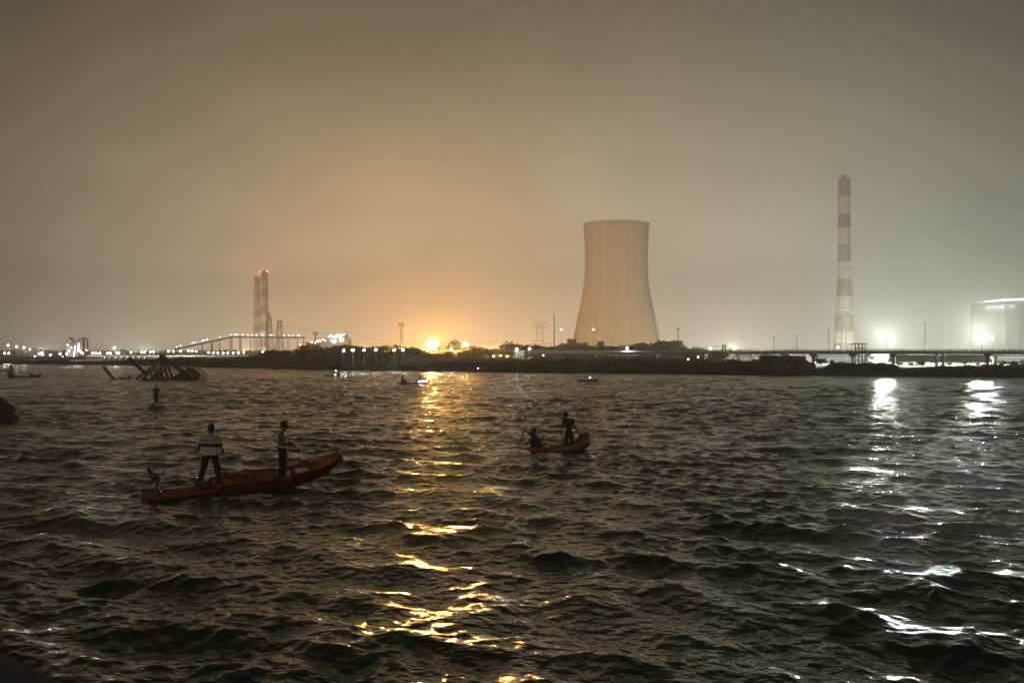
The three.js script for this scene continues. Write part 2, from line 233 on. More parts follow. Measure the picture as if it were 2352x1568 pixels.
// cooling tower
{
  const d = 1060, t = thing('cooling_tower', 'giant hyperboloid concrete cooling tower rising behind the trees', 'cooling tower', [gx(1416, d), 0, -d]);
  const prof = [[6, 49], [12.8, 47], [30.8, 43.7], [47.7, 40.3], [65.6, 36.6], [82.6, 34.2], [98.5, 33.5], [110.5, 33.4], [130.3, 34.1], [141, 34.9]];
  const curve = new THREE.CatmullRomCurve3(prof.map(([y, r]) => V(r, y, 0)), false, 'centripetal'), pts = curve.getPoints(60);
  const out = pts.map((p) => new THREE.Vector2(p.x, p.y)), inn = pts.map((p) => new THREE.Vector2(p.x - 0.7, p.y)).reverse();
  const g = new THREE.LatheGeometry([...out, ...inn], 96);
  // rain streaks and casting stains run down the shell
  const S = 1024, px = new Uint8Array(S * 256 * 4), hs = (i, k) => { const s = Math.sin(i * 91.7 + k * 13.3) * 43758.5453; return s - Math.floor(s); };
  const st = (i, per, k) => { const x = i * per / S, a = Math.floor(x), f = x - a, w = f * f * (3 - 2 * f); return hs(a % per, k) * (1 - w) + hs((a + 1) % per, k) * w; };
  for (let j = 0; j < 256; j++) for (let i = 0; i < S; i++) { const q = 0.85 + 0.035 * (st(i, 96, 1) - 0.5) + 0.05 * (st(i, 260, 2) - 0.5) + 0.035 * (st(i, 40, 3) - 0.5) + 0.06 * (st(i + j * 3, 128, 4) - 0.5) + 0.04 * (hs(i, j) - 0.5), k = (j * S + i) * 4; px[k] = 255 * q; px[k + 1] = 250 * q; px[k + 2] = 240 * q; px[k + 3] = 255; }
  const tx = new THREE.DataTexture(px, S, 256); tx.wrapS = THREE.RepeatWrapping; tx.magFilter = THREE.LinearFilter; tx.colorSpace = THREE.SRGBColorSpace; tx.needsUpdate = true;
  part('shell', g, mat([0.56, 0.49, 0.41], 0.95, { map: tx }), t);
  part('rim', new THREE.LatheGeometry([[34.9, 140.2], [35.6, 140.2], [35.6, 141.6], [33.9, 141.6], [33.9, 140.4]].map(([x, y]) => new THREE.Vector2(x, y)), 96), concrete, t);
  part('basin', new THREE.LatheGeometry([[52, 0], [52, 2.5], [51, 2.5], [51, 0]].map(([x, y]) => new THREE.Vector2(x, y)), 64), concrete, t);
  for (let i = 0; i < 36; i++) { const a = i / 36 * 6.283, b = a + (i % 2 ? 0.09 : -0.09); part('leg', rod([Math.sin(a) * 51, 1.4, Math.cos(a) * 51], [Math.sin(b) * 48.8, 6.4, Math.cos(b) * 48.8], 0.5, 0.5, 6), concrete, t); }
  const rail = []; for (const s of [-1, 1]) for (let i = 4; i < 60; i++) { const A = pts[i], B = pts[i + 1], an = 1.04, q = s * 0.9; const f = (p) => V(Math.sin(an) * (p.x + 0.5) + Math.cos(an) * q, p.y, Math.cos(an) * (p.x + 0.5) - Math.sin(an) * q); rail.push(bar(f(A), f(B), 0.35)); }
  for (let i = 4; i < 60; i += 2) { const p = pts[i], an = 1.04; rail.push(bar([Math.sin(an) * (p.x + 0.5) - Math.cos(an) * 0.9, p.y, Math.cos(an) * (p.x + 0.5) + Math.sin(an) * 0.9], [Math.sin(an) * (p.x + 0.5) + Math.cos(an) * 0.9, p.y, Math.cos(an) * (p.x + 0.5) - Math.sin(an) * 0.9], 0.3)); }
  part('ladder', merge(rail), steelDark, t);
}
// striped chimneys
const chimneyRed = mat([0.38, 0.22, 0.19], 0.9, { map: grain(128, 8, 4, 0.75, 1, 5) }), chimneyWhite = mat([0.80, 0.77, 0.70], 0.9, { map: grain(128, 8, 4, 0.82, 1, 6) });
function chimney(u, d, bands, radius, label, firstRed = true) {            // bands: v of each edge from the top down
  const t = thing('striped_chimney', label, 'chimney', [gx(u, d), 0, -d]), ys = bands.map((v) => Math.max(0.5, gy(v, d)));
  for (let i = 0; i + 1 < ys.length; i++) { const b = part('band', new THREE.CylinderGeometry(radius(ys[i]), radius(ys[i + 1]), ys[i] - ys[i + 1], 40, 1, true).translate(0, (ys[i] + ys[i + 1]) / 2, 0), (i % 2 === 0) === firstRed ? chimneyRed : chimneyWhite, t); b.userData.label = (i % 2 === 0) === firstRed ? 'dull red painted band' : 'off white painted band'; }
  const r = radius(ys[0]); part('rim', new THREE.TorusGeometry(r - 0.3, 0.6, 8, 40).rotateX(Math.PI / 2).translate(0, ys[0], 0), concrete, t);
  part('flue', cyl(r * 0.36, r * 0.33, 8, 0, ys[0] - 2, 0, 20), steelDark, t);
  return { t, top: ys[0], r };
}
{
  const H = 277, c = chimney(1940, 1560, [411, 451.6, 492.4, 523.5, 562, 601.7, 641, 680.7, 723.5, 762.3, 787.8, 816], (y) => 9.3 + 7.5 * Math.pow(Math.max(0, 1 - y / (H * 0.72)), 1.6), 'tall red and white striped chimney behind the conveyor, right of the cooling tower');
  for (const k of [0.27, 0.5, 0.75]) part('walkway', new THREE.TorusGeometry(9.9 + 7.5 * Math.pow(Math.max(0, 1 - k / 0.72), 1.6), 0.45, 6, 40).rotateX(Math.PI / 2).translate(0, H * k, 0), steelDark, c.t);
}
const bulbGeo = new THREE.SphereGeometry(0.22, 12, 8);
const redGlow = glow([1, 0.07, 0.04], 1200);
function beacon(parent, x, y, z, I = 3500) {
  const b = part('beacon', new THREE.SphereGeometry(0.24, 8, 6), redGlow, parent); b.position.set(x, y, z);
  const k = part('beacon_housing', cyl(0.9, 0.9, 1.2, 0, -1.6, 0, 8), steelDark, b); k.userData.label = 'dark beacon base';
  const l = new THREE.PointLight(rgb(1, 0.07, 0.04), I); l.position.set(x, y, z); l.castShadow = true; l.shadow.radius = 10; l.name = 'beacon_light'; parent.add(l);
}
{
  const tall = chimney(607, 2950, [624, 643.5, 663.5, 683.5, 702, 721, 740, 759, 778, 797, 814], (y) => 10.3 + 5.5 * Math.pow(Math.max(0, 1 - y / 180), 1.5), 'taller of the two distant striped chimneys with red beacons behind the pylons');
  beacon(tall.t, -8.6, tall.top + 1.4, 7); beacon(tall.t, 8.6, tall.top + 1.4, 7); 
  const low = chimney(590, 3000, [634.5, 652, 672, 690, 709, 727, 745, 763, 782, 800, 814], (y) => 8.4 + 6 * Math.pow(Math.max(0, 1 - y / 180), 1.5), 'shorter of the two distant striped chimneys with red beacons behind the pylons');
  beacon(low.t, -6.8, low.top + 1.4, 6); beacon(low.t, 6.4, low.top + 1.4, 6);
}
// lattice structures
function latticeGeo(levels, w) {           // levels: [y, half width]; four legs with X bracing
  const list = [], c = [[-1, -1], [1, -1], [1, 1], [-1, 1]];
  for (let i = 0; i + 1 < levels.length; i++) { const [y0, h0] = levels[i], [y1, h1] = levels[i + 1];
    for (let k = 0; k < 4; k++) { const a = c[k], b = c[(k + 1) % 4]; list.push(bar([a[0] * h0, y0, a[1] * h0], [a[0] * h1, y1, a[1] * h1], w), bar([a[0] * h0, y0, a[1] * h0], [b[0] * h1, y1, b[1] * h1], w * 0.6), bar([b[0] * h0, y0, b[1] * h0], [a[0] * h1, y1, a[1] * h1], w * 0.6), bar([a[0] * h1, y1, a[1] * h1], [b[0] * h1, y1, b[1] * h1], w * 0.6)); } }
  return merge(list);
}
function pylon(u, d, topV, halves, label, arms) {
  const H = gy(topV, d) - 1.5, t = thing('pylon', label, 'pylon', [gx(u, d), 1.5, -d]);
  part('lattice_body', latticeGeo(halves.map(([f, h]) => [f * H, h]), 0.2), steelDark, t);
  for (const [f, r] of arms) part('cross_arm', merge([bar([-r, f * H, 0], [r, f * H, 0], 0.3), bar([-r, f * H, 0], [0, f * H + r * 0.35, 0], 0.22), bar([r, f * H, 0], [0, f * H + r * 0.35, 0], 0.22)]), steelDark, t);
  return t;
}
pylon(617.5, 700, 717, [[0, 4.3], [0.14, 3.4], [0.30, 2.5], [0.46, 2.0], [0.6, 1.75], [0.72, 1.5], [0.84, 1.2], [0.93, 0.8], [1, 0.15]], 'pointed lattice pylon, left of the pair before the striped chimneys', [[0.86, 1.6]]);
pylon(641.5, 690, 735, [[0, 4.1], [0.16, 3.2], [0.32, 2.3], [0.5, 1.9], [0.66, 1.6], [0.8, 1.35], [0.92, 1.2], [1, 1.1]], 'flat topped lattice pylon, right of the pair before the striped chimneys', [[0.80, 1.9]]);
pylon(1239.5, 1080, 742, [[0, 6], [0.2, 5], [0.45, 4], [0.7, 3.4], [0.86, 3.0], [1, 2.5]], 'faint hazy pylon with cross arms between the dome and cooling tower', [[0.36, 12], [0.86, 6.5], [1.0, 8]]);
function wire(label, pts, r = 0.07) { solo('power_line', tube(pts, r, 40, 4), steelDark, label, 'power line', [0, 0, 0], 'power lines'); }
wire('upper thin power line sagging right from the flat topped pylon', [[gx(645, 690), gy(748, 690), -690], [gx(712, 760), gy(759, 760), -760], [gx(800, 830), gy(773, 830), -830], [gx(920, 930), gy(783, 930), -930], [gx(1239, 1080), gy(781, 1080), -1080]]);
wire('lower thin power line sagging right from the flat topped pylon', [[gx(645, 690), gy(764, 690), -690], [gx(730, 770), gy(778, 770), -770], [gx(900, 930), gy(791, 930), -930], [gx(1239, 1080), gy(783, 1080), -1080]]);
// floodlight masts that are not lit
function floodMast(u, d, topV, headW, headH, w, label, rows = 3, cols = 6) {
  const H = gy(topV, d) - 1.4, t = thing('floodlight_mast', label, 'mast', [gx(u, d), 1.4, -d], 0, 'unlit floodlight masts'), hh = H - headH, lv = []; for (let i = 0; i <= 12; i++) lv.push([hh * i / 12, w * (1 - 0.55 * i / 12)]);
  part('lattice_mast', latticeGeo(lv, 0.11), steel, t);
  const f = [box(headW, 0.16, 0.5, 0, hh, 0)]; for (let r = 0; r < rows; r++) f.push(box(headW, 0.1, 0.1, 0, hh + headH * (r + 0.5) / rows, 0.1)); for (const s of [-1, -0.33, 0.33, 1]) f.push(box(0.1, headH, 0.1, s * headW * 0.48, hh + headH / 2, 0.22));
  part('head_frame', merge(f), steel, t);
  for (let r = 0; r < rows; r++) for (let c = 0; c < cols; c++) part('floodlight', box(headW / cols * 0.7, headH / rows * 0.62, 0.25, (c + 0.5 - cols / 2) * headW / cols, hh + headH * (r + 0.5) / rows, 0.4), steelDark, t);
}
floodMast(1939, 330, 714, 3.1, 1.5, 0.95, 'lattice floodlight mast with wide unlit head in front of the tall chimney');
floodMast(922, 560, 741, 2.9, 1.8, 0.8, 'faint floodlight mast rising left of the orange floodlight', 2, 4);
floodMast(724, 480, 762, 2.4, 1.3, 0.6, 'small floodlight mast left of the glittering plant block', 2, 3);
function highMast(u, d, topV, headR, label, kind = 'high_mast') {
  const H = gy(topV, d) - 1.4, t = thing(kind, label, 'mast', [gx(u, d), 1.4, -d], 0, 'slender masts'); part('pole', cyl(0.3, 0.17, H, 0, 0, 0, 8), steelDark, t);
  if (headR) { part('lamp_ring', new THREE.TorusGeometry(headR * 0.8, 0.14, 6, 20).rotateX(Math.PI / 2).translate(0, H, 0), steelDark, t); for (let i = 0; i < 8; i++) { const a = i / 8 * 6.283; part('luminaire', box(0.5, 0.3, 0.5, Math.cos(a) * headR * 0.8, H - 0.1, Math.sin(a) * headR * 0.8), steelDark, t); } part('cap', cyl(0.5, 0.2, 0.7, 0, H - 0.2, 0, 8), steelDark, t); }
  else part('finial', cyl(0.24, 0.1, 0.8, 0, H, 0, 6), steelDark, t);
}
highMast(1273, 420, 725.5, 0, 'plain thin pole standing left of the cooling tower');
highMast(1557.7, 520, 755.5, 1.1, 'thin high mast with ring head right of the cooling tower');
highMast(1778, 760, 774, 0.9, 'distant thin mast with small head, left of two above the conveyor');
highMast(1830.7, 760, 771.5, 1.2, 'distant thin mast with small head, right of two above the conveyor');
highMast(1904, 420, 759.5, 0, 'plain thin pole just left of the tall striped chimney');
highMast(2124.5, 330, 744, 0, 'plain thin pole between the two white floodlights');
// domed hall between the orange lamps
{
  const d = 430, s = d / FOCAL, t = thing('domed_hall', 'low hall with a pointed onion dome between the orange floodlights', 'building', [gx(1044, d), 1.5, -d]), y = (v) => gy(v, d) - 1.5;
  part('wall', box(88 * s, y(797), 9, 0.5, y(797) / 2, 0), darkWall, t); part('roof', box(94 * s, 0.5, 9.6, 0.5, y(796.2), 0), darkWall, t);
  part('drum', cyl(15 * s, 15 * s, y(790) - y(796), 0, y(796), 0, 24), darkWall, t);
  const dome = part('dome', new THREE.LatheGeometry([[0.02, 775.5], [0.5, 778], [2.2, 780], [6, 782.4], [11, 785], [14.6, 788], [15.6, 791], [15, 794], [14, 795]].reverse().map(([r, v]) => new THREE.Vector2(r * s, y(v))), 32), darkWall, t);
  part('finial', cyl(0.12, 0.05, 0.9, 0, y(776), 0, 6), darkWall, dome);
  for (let i = 0; i < 9; i++) part('window', box(0.9, 1.0, 0.06, (i - 4) * 1.75, y(797) * 0.55, 4.53), paleWall, t);
}
// ---------------------------------------------------------------- lamps that are lit: glowing bulb and a light of the same size inside it
const WHITE = [0.88, 1, 0.92], COOL = [0.82, 0.93, 1], WARMW = [1, 0.93, 0.74], ORANGE = [1, 0.44, 0.085], GREENW = [0.86, 1, 0.9];
const glowMats = new Map(), postMat = mat([0.12, 0.12, 0.12], 0.6, { metalness: 0.4 });
const glowOf = (c, k) => { const key = c.join() + k; if (!glowMats.has(key)) glowMats.set(key, glow(c, k)); return glowMats.get(key); };
function lamp(u, v, d, I, color, label, { name = 'lamp_post', category = 'lamp', group = 'lit lamps along the far shore', r = 0.22, k = 70, base = 1.4, cluster } = {}) {
  const y = gy(v, d), t = thing(name, label, category, [gx(u, d), base, -d], 0, group), h = y - base;
  if (h > 0.6) part('post', cyl(0.11, 0.06, h - r - 0.1, 0, 0, 0, 7), postMat, t);
  part('bracket', merge([box(0.5, 0.08, 0.12, 0, h - r - 0.08, 0), box(0.2, 0.1, 0.2, 0, h - r - 0.02, 0)]), postMat, t);
  const b = part('bulb', r === 0.22 ? bulbGeo : new THREE.SphereGeometry(r, 12, 8), glowOf(color, k), t); b.position.y = h;
  if (cluster) for (const [x, yy] of cluster) { const c = part('bulb', b.geometry, b.material, t); c.position.set(x, h + yy, 0); }
  if (I) { const l = new THREE.PointLight(rgb(...color), I); l.position.set(0, h, 0); l.castShadow = true; l.shadow.radius = r * 40; l.name = 'lamp_light'; t.add(l); }
  return t;
}
// the floodlights that dominate the picture
lamp(993, 790.5, 272, 36000, ORANGE, 'brightest orange sodium floodlight left of the dome', { name: 'floodlight', category: 'floodlight', group: 'floodlights', r: 0.24, k: 500, cluster: [[-0.75, 0], [0.75, 0], [-0.75, 0.7], [0, 0.7], [0.75, 0.7], [-0.75, -0.7], [0.75, -0.7], [-1.5, 0], [1.5, 0]] });
lamp(1068, 793, 280, 9000, ORANGE, 'smaller orange sodium floodlight right of the dome', { name: 'floodlight', category: 'floodlight', group: 'floodlights', r: 0.24, k: 300, cluster: [[-0.6, 0], [0.6, 0], [-0.3, 0.55], [0.3, 0.55]] });
lamp(2037, 773, 262, 21000, WHITE, 'glaring white floodlight nearest the tall striped chimney', { name: 'floodlight', category: 'floodlight', group: 'floodlights', r: 0.24, k: 500, cluster: [[-0.75, 0], [0.75, 0], [-0.75, 0.7], [0, 0.7], [0.75, 0.7], [-0.75, -0.7], [0.75, -0.7], [-1.5, 0], [1.5, 0]] });
lamp(2256, 769, 262, 29000, WHITE, 'glaring white floodlight near the right edge', { name: 'floodlight', category: 'floodlight', group: 'floodlights', r: 0.24, k: 500, cluster: [[-0.75, 0], [0.75, 0], [-0.75, 0.7], [0, 0.7], [0.75, 0.7], [-0.75, -0.7], [0.75, -0.7], [-1.5, 0], [1.5, 0]] });
lamp(1686, 797, 300, 8500, WARMW, 'yellow white floodlight on the conveyor right of the stay frame', { name: 'floodlight', category: 'floodlight', group: 'floodlights', r: 0.24, k: 150 });
lamp(262, 799, 480, 3000, WHITE, 'bright white floodlight on the left causeway above the lit sheds', { name: 'floodlight', category: 'floodlight', group: 'floodlights', r: 0.24, k: 150 });
// added floodlights deeper in the plant, mostly unseen behind the trees: they brighten haze, tower and chimneys
const PEACH = [1, 0.66, 0.34];
[[100, 809, 1000, 22000, WHITE, 'beyond the low bridge at the left'], [330, 809, 1150, 32000, WHITE, 'beyond the lit arched sheds'], [560, 808, 1350, 38000, PEACH, 'beyond the high conveyor'], [700, 803, 1000, 20000, PEACH, 'behind the trees below the plant block'],
  [840, 802, 900, 20000, PEACH, 'behind the trees left of the faint mast'], [930, 802, 700, 18000, ORANGE, 'behind the trees beside the faint mast'], [1060, 803, 650, 18000, ORANGE, 'behind the domed hall'], [1130, 802, 900, 20000, PEACH, 'behind the trees right of the dome'],
  [1205, 800, 880, 24000, ORANGE, 'behind the trees left of the faint pylon'], [1290, 802, 1250, 18000, PEACH, 'behind the trees at the left foot of the cooling tower'], [1500, 801, 900, 12000, PEACH, 'behind the trees at the right foot of the cooling tower'], [1620, 806, 900, 13000, WARMW, 'behind the conveyor right of the cooling tower'],
  [1760, 806, 1000, 13000, WARMW, 'behind the conveyor above the low trees'], [1880, 806, 1100, 13000, WHITE, 'behind the conveyor left of the tall chimney'], [2100, 806, 900, 12000, WHITE, 'behind the conveyor between the white floodlights'], [2330, 806, 700, 6000, WHITE, 'behind the conveyor below the round storehouse'], [1966, 807, 1470, 34000, WARMW, 'at the foot of the tall chimney'], [572, 808, 2850, 90000, WARMW, 'at the foot of the twin chimneys']
].forEach(([u, v, d, I, c, where]) => lamp(u, v, d, I * 0.75, c, 'added distant plant floodlight ' + where, { name: 'floodlight', category: 'floodlight', group: 'floodlights', r: 0.24, k: 120 }));
// lamp rows: [u, v, strength]
function row(list, d, color, where, I = 70) { list.forEach(([u, v, s = 1], i) => lamp(u, v, d + rr(-4, 4), I * s, color, `small white lamp, ${WORDS[i]} from the left ${where}`, { k: 45 + 25 * s })); }
row([[9.5, 811, 0.6], [17.5, 793, 1.6], [19, 811, 0.6], [37, 796, 2], [54, 798, 1.2], [95, 811, 1.2], [115, 815, 1.2], [120, 821.5, 0.5], [137, 812, 1], [143, 819.5, 1.2]], 400, COOL, 'of those left of the framed tower block', 110);
lamp(152.5, 812, 398, 500, [1, 0.5, 0.2], 'small orange lamp at the foot of the framed tower block');
row([[199, 804, 2.6], [212, 811], [220.5, 811], [228.7, 811], [246, 810.5], [252, 810.5], [267.5, 810, 1.3], [272, 810], [300, 809.5, 1.3], [324, 809], [331, 808.5], [344.5, 807.7, 1.3], [352, 807.7], [386, 806.5, 1.5], [397.5, 806.5, 1.6], [414, 806, 1.5], [432.5, 805, 2], [441, 805.2], [450, 807, 2]], 440, WHITE, 'on the causeway right of the framed tower block', 70);
row([[478.7, 809.5, 1.2], [489.5, 810, 1.2], [500, 810, 1.2], [512, 810.7, 2], [522.5, 810, 1.2], [535, 810, 1.6], [547.5, 810, 1.4], [559.5, 810, 1.3], [603, 808, 2], [650, 808, 1.3]], 400, WHITE, 'in the row below the high conveyor', 80);
row([[789, 805, 1.7], [810, 804, 1.7], [836, 804], [863, 803.7, 1.2], [905, 803.5, 1.9], [925.5, 803, 1.9], [1001, 802, 1.2], [1036, 802, 1.6]], 230, GREENW, 'among the dark trees towards the dome', 9);
row([[1187, 802, 3.2], [1216, 801, 1.8], [1441, 800, 2.4]], 238, GREENW, 'of those on the conveyor below the cooling tower', 70);
lamp(1632, 800, 250, 300, GREENW, 'small white lamp left of the stay frame on the conveyor');
lamp(1925, 797.5, 420, 700, COOL, 'small white lamp at the foot of the tall striped chimney');
lamp(1289, 756.6, 600, 90, WARMW, 'tiny high lamp left of the cooling tower'); lamp(1363, 756.6, 600, 180, WARMW, 'tiny high lamp in front of the cooling tower base');
lamp(2280.5, 776.5, 300, 300, WARMW, 'tiny yellow lamp right of the rightmost floodlight');
[[1248, 815.5, ORANGE], [1604, 820, WARMW], [1581, 825, [1, 0.8, 0.2]], [1437, 829.5, [1, 0.8, 0.2]]].forEach(([u, v, c], i) => lamp(u, v, shoreDist(u) + 12, 25, c, `faint ground lamp glinting in the bank scrub, ${WORDS[i]} of four`, { r: 0.12, k: 25, base: gy(v, shoreDist(u) + 12) - 0.8 }));

// ---------------------------------------------------------------- long conveyor gantry on trestles, right
{
  const A = V(gx(1080, 262), 0, -262), B = V(gx(2760, 188), 0, -188), L = A.distanceTo(B), t = thing('conveyor_gantry', 'long elevated conveyor gantry on trestles running along the right bank', 'conveyor', [A.x, 0, A.z], Math.atan2(-(B.z - A.z), B.x - A.x));
  const at = (u) => { const k = (u - MIDDLE_U) / FOCAL; /* x = -k z on the line */ const dx = B.x - A.x, dz = B.z - A.z, s = -(A.x + k * A.z) / (dx + k * dz); return s * L; };
  const top = 4.88;
  part('girder', merge([box(L, 0.42, 0.22, L / 2, 4.02, 1.1), box(L, 0.42, 0.22, L / 2, 4.02, -1.1), box(L, 0.08, 2.4, L / 2, 4.24, 0)]), steelDark, t);
  part('belt_cover', box(L, 0.30, 1.1, L / 2, 4.47, 0), roofSheet, t);
  for (const s of [-1, 1]) part('handrail', merge([box(L, 0.06, 0.06, L / 2, top, s * 1.15), box(L, 0.045, 0.045, L / 2, 4.6, s * 1.15)]), steelDark, t);
  const post = box(0.09, 0.66, 0.09, 0, 4.55, 1.15), n = Math.floor(L / 0.95); let made = 0;
  const rest = []; for (let i = 0; i <= n; i++) { const x = i * L / n; if (x > at(1560) && x < at(2400)) { const p = part('rail_post', post, steelDark, t); p.position.x = x; made++; } else rest.push(box(0.09, 0.66, 0.09, x, 4.55, 1.15)); }
  const rp = part('rail_post_row', merge(rest), steelDark, t); rp.userData.kind = 'stuff';
  part('pipe_line', rod([0, 3.42, 0.9], [L, 3.42, 0.9], 0.07, 0.07, 6), steelDark, t);
  for (const u of [1130, 1200, 1290, 1400, 1510, 1620, 1730]) part('trestle', merge([box(0.3, 3.9, 0.3, at(u), 1.9, 0.9), box(0.3, 3.9, 0.3, at(u), 1.9, -0.9), box(0.3, 0.3, 2.4, at(u), 3.7, 0)]), steelDark, t);
  for (const u of [1869.7, 1960, 2053, 2269.5, 2400, 2520]) { const x = at(u), tr = new THREE.CylinderGeometry(1.15, 0.42, 0.8, 4, 1).rotateY(Math.PI / 4).translate(x, 3.42, 0); part('trestle', merge([box(0.62, 3.4, 0.9, x, 1.5, 0), tr]), steelDark, t); }
  for (const u of [2152, 2167]) part('trestle', merge([box(0.42, 3.9, 0.42, at(u), 1.9, 0.9), box(0.42, 3.9, 0.42, at(u), 1.9, -0.9)]), steelDark, t);
  console.log('posts', made);
}
// covered platform standing on the gantry
{
  const d = 214, s = d / FOCAL, t = thing('platform_hut', 'flat roofed open platform on lattice legs beside the conveyor', 'platform', [gx(1973, d), 1.2, -d]), y = (v) => gy(v, d) - 1.2;
  part('roof', merge([box(31 * s, 0.13, 2.6, 0, y(790), 0), box(28 * s, 0.1, 2.3, 0, y(788.6), 0)]), roofSheet, t);
  for (const x of [-12, -4, 4, 12]) part('leg', merge([bar([x * s, y(842), 0.9], [x * s, y(790), 0.9], 0.09), bar([x * s, y(842), -0.9], [x * s, y(790), -0.9], 0.09)]), steelDark, t);
  const br = []; for (let v = 840; v > 795; v -= 9) for (const x of [-12, -4, 4]) br.push(bar([x * s, y(v), 0.9], [(x + 8) * s, y(v - 8), 0.9], 0.07), bar([(x + 8) * s, y(v), 0.9], [x * s, y(v - 8), 0.9], 0.07));
  part('bracing', merge(br), steelDark, t); part('handrail', merge([box(24 * s, 0.06, 0.06, 0, y(797), 0.95), box(24 * s, 0.06, 0.06, 0, y(801), 0.95)]), steelDark, t);
}
// second lattice stair tower right of the platform
{
  const d = 216, t = thing('stair_tower', 'open steel stair tower under the conveyor right of the platform', 'stair tower', [gx(1997, d), 1.2, -d]);
  part('lattice_body', latticeGeo([[0, 0.7], [0.7, 0.7], [1.4, 0.7], [2.1, 0.7], [2.8, 0.7]], 0.1), steelDark, t); for (let i = 0; i < 4; i++) part('flight', bar([i % 2 ? 0.6 : -0.6, i * 0.7, 0], [i % 2 ? -0.6 : 0.6, i * 0.7 + 0.7, 0], 0.12, 0.6), steel, t);
}
// stay frame with guy ropes over the conveyor
{
  const d = 262, s = d / FOCAL, y = (v) => gy(v, d) - 4, t = thing('stay_frame', 'small steel A frame with sloping stay ropes above the conveyor', 'stay frame', [gx(1663, d), 4, -d]);
  for (const x of [-3.5, 3.5]) part('leg', merge([bar([x * s * 1.2, 0, 0.5], [x * s * 0.7, y(792), 0], 0.2), bar([x * s * 1.2, 0, -0.5], [x * s * 0.7, y(792), 0], 0.2)]), steelDark, t);
  part('cross_beam', merge([box(8 * s, 0.25, 0.3, 0, y(793), 0), box(7 * s, 0.14, 0.2, 0, y(799), 0), box(3 * s, 0.3, 0.3, 0, y(791.8), 0)]), steelDark, t);
  part('stay_rope', tube([[-2 * s, y(793), 0], [-25 * s, y(796.5), 0], [-68 * s, y(801), 0]], 0.06, 12, 4), steelDark, t); part('stay_rope', tube([[2 * s, y(793), 0], [9 * s, y(797), 0], [18 * s, y(802), 0]], 0.06, 8, 4), steelDark, t);
}
// coal heap by the water
{
  const pts = [], n = 60; const g = new THREE.PlaneGeometry(15.5, 7, 70, 34).rotateX(-Math.PI / 2), p = g.attributes.position;
  for (let i = 0; i < p.count; i++) { const x = p.getX(i), z = p.getZ(i), e = Math.min(1, (7.75 - Math.abs(x)) / 2.6) , f = Math.min(1, (3.5 - Math.abs(z)) / 2.2); p.setY(i, Math.max(0, Math.min(e, f)) * 2.1 * (0.93 + 0.07 * wob(x * 1.3, z)) + 0.10 * wob(x * 5, z * 6)); }
  g.computeVertexNormals(); const d = 177; solo('coal_heap', g, mat([0.022, 0.022, 0.022], 0.95, { map: grain(128, 16, 4, 0.5, 1, 9) }), 'dark flat topped coal heap at the waterline below the platform', 'heap', [gx(1979, d), 0.2, -d]);
}
// sheds and walls in the floodlit yard
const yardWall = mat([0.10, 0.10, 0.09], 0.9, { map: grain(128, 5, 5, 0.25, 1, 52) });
function shed(u0, u1, d, topV, label, m, roofTilt = 0.3) {
  const x0 = gx(u0, d), x1 = gx(u1, d), w = x1 - x0, h = gy(topV, d) - 1.4, t = thing('yard_shed', label, 'shed', [(x0 + x1) / 2, 1.4, -d - 3], 0, 'sheds in the plant yard');
  part('wall', box(w, h, 5.6, 0, h / 2, 0), m, t); part('roof', box(w + 0.5, 0.16, 6.4, 0, h + 0.1, 0).rotateX(0.03), roofSheet, t);
  const n = Math.max(2, Math.round(w / 3)); for (let i = 0; i < n; i++) part(i % 4 === 1 ? 'door' : 'window', i % 4 === 1 ? box(1.2, Math.min(2.1, h * 0.8), 0.06, (i + 0.5 - n / 2) * w / n, Math.min(2.1, h * 0.8) / 2, 2.83) : box(1.1, Math.min(0.9, h * 0.35), 0.06, (i + 0.5 - n / 2) * w / n, h * 0.55, 2.83), steelDark, t);
  return t;
}
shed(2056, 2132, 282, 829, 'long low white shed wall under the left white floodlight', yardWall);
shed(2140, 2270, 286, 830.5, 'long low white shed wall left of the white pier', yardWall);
shed(1996, 2042, 290, 814, 'white lit shed just behind the stair tower', paleWall);
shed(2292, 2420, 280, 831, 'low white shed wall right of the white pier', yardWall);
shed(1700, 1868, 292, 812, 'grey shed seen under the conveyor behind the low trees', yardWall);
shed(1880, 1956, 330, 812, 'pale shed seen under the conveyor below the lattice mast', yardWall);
shed(1131, 1171, 252, 815, 'yellow lit wall among the trees left of the bright conveyor lamp', mat([0.4, 0.26, 0.06], 0.9, { map: grain(128, 5, 5, 0.25, 1, 53) }));
shed(1010, 1084, 300, 806, 'long low roofed shed below the dome', mat([0.04, 0.03, 0.02], 0.9));
shed(1180, 1204, 244, 806.5, 'small white kiosk under the bright conveyor lamp', paleWall);
shed(1372, 1470, 245, 816, 'low shed behind the bank scrub below the cooling tower', mat([0.12, 0.10, 0.07], 0.9));
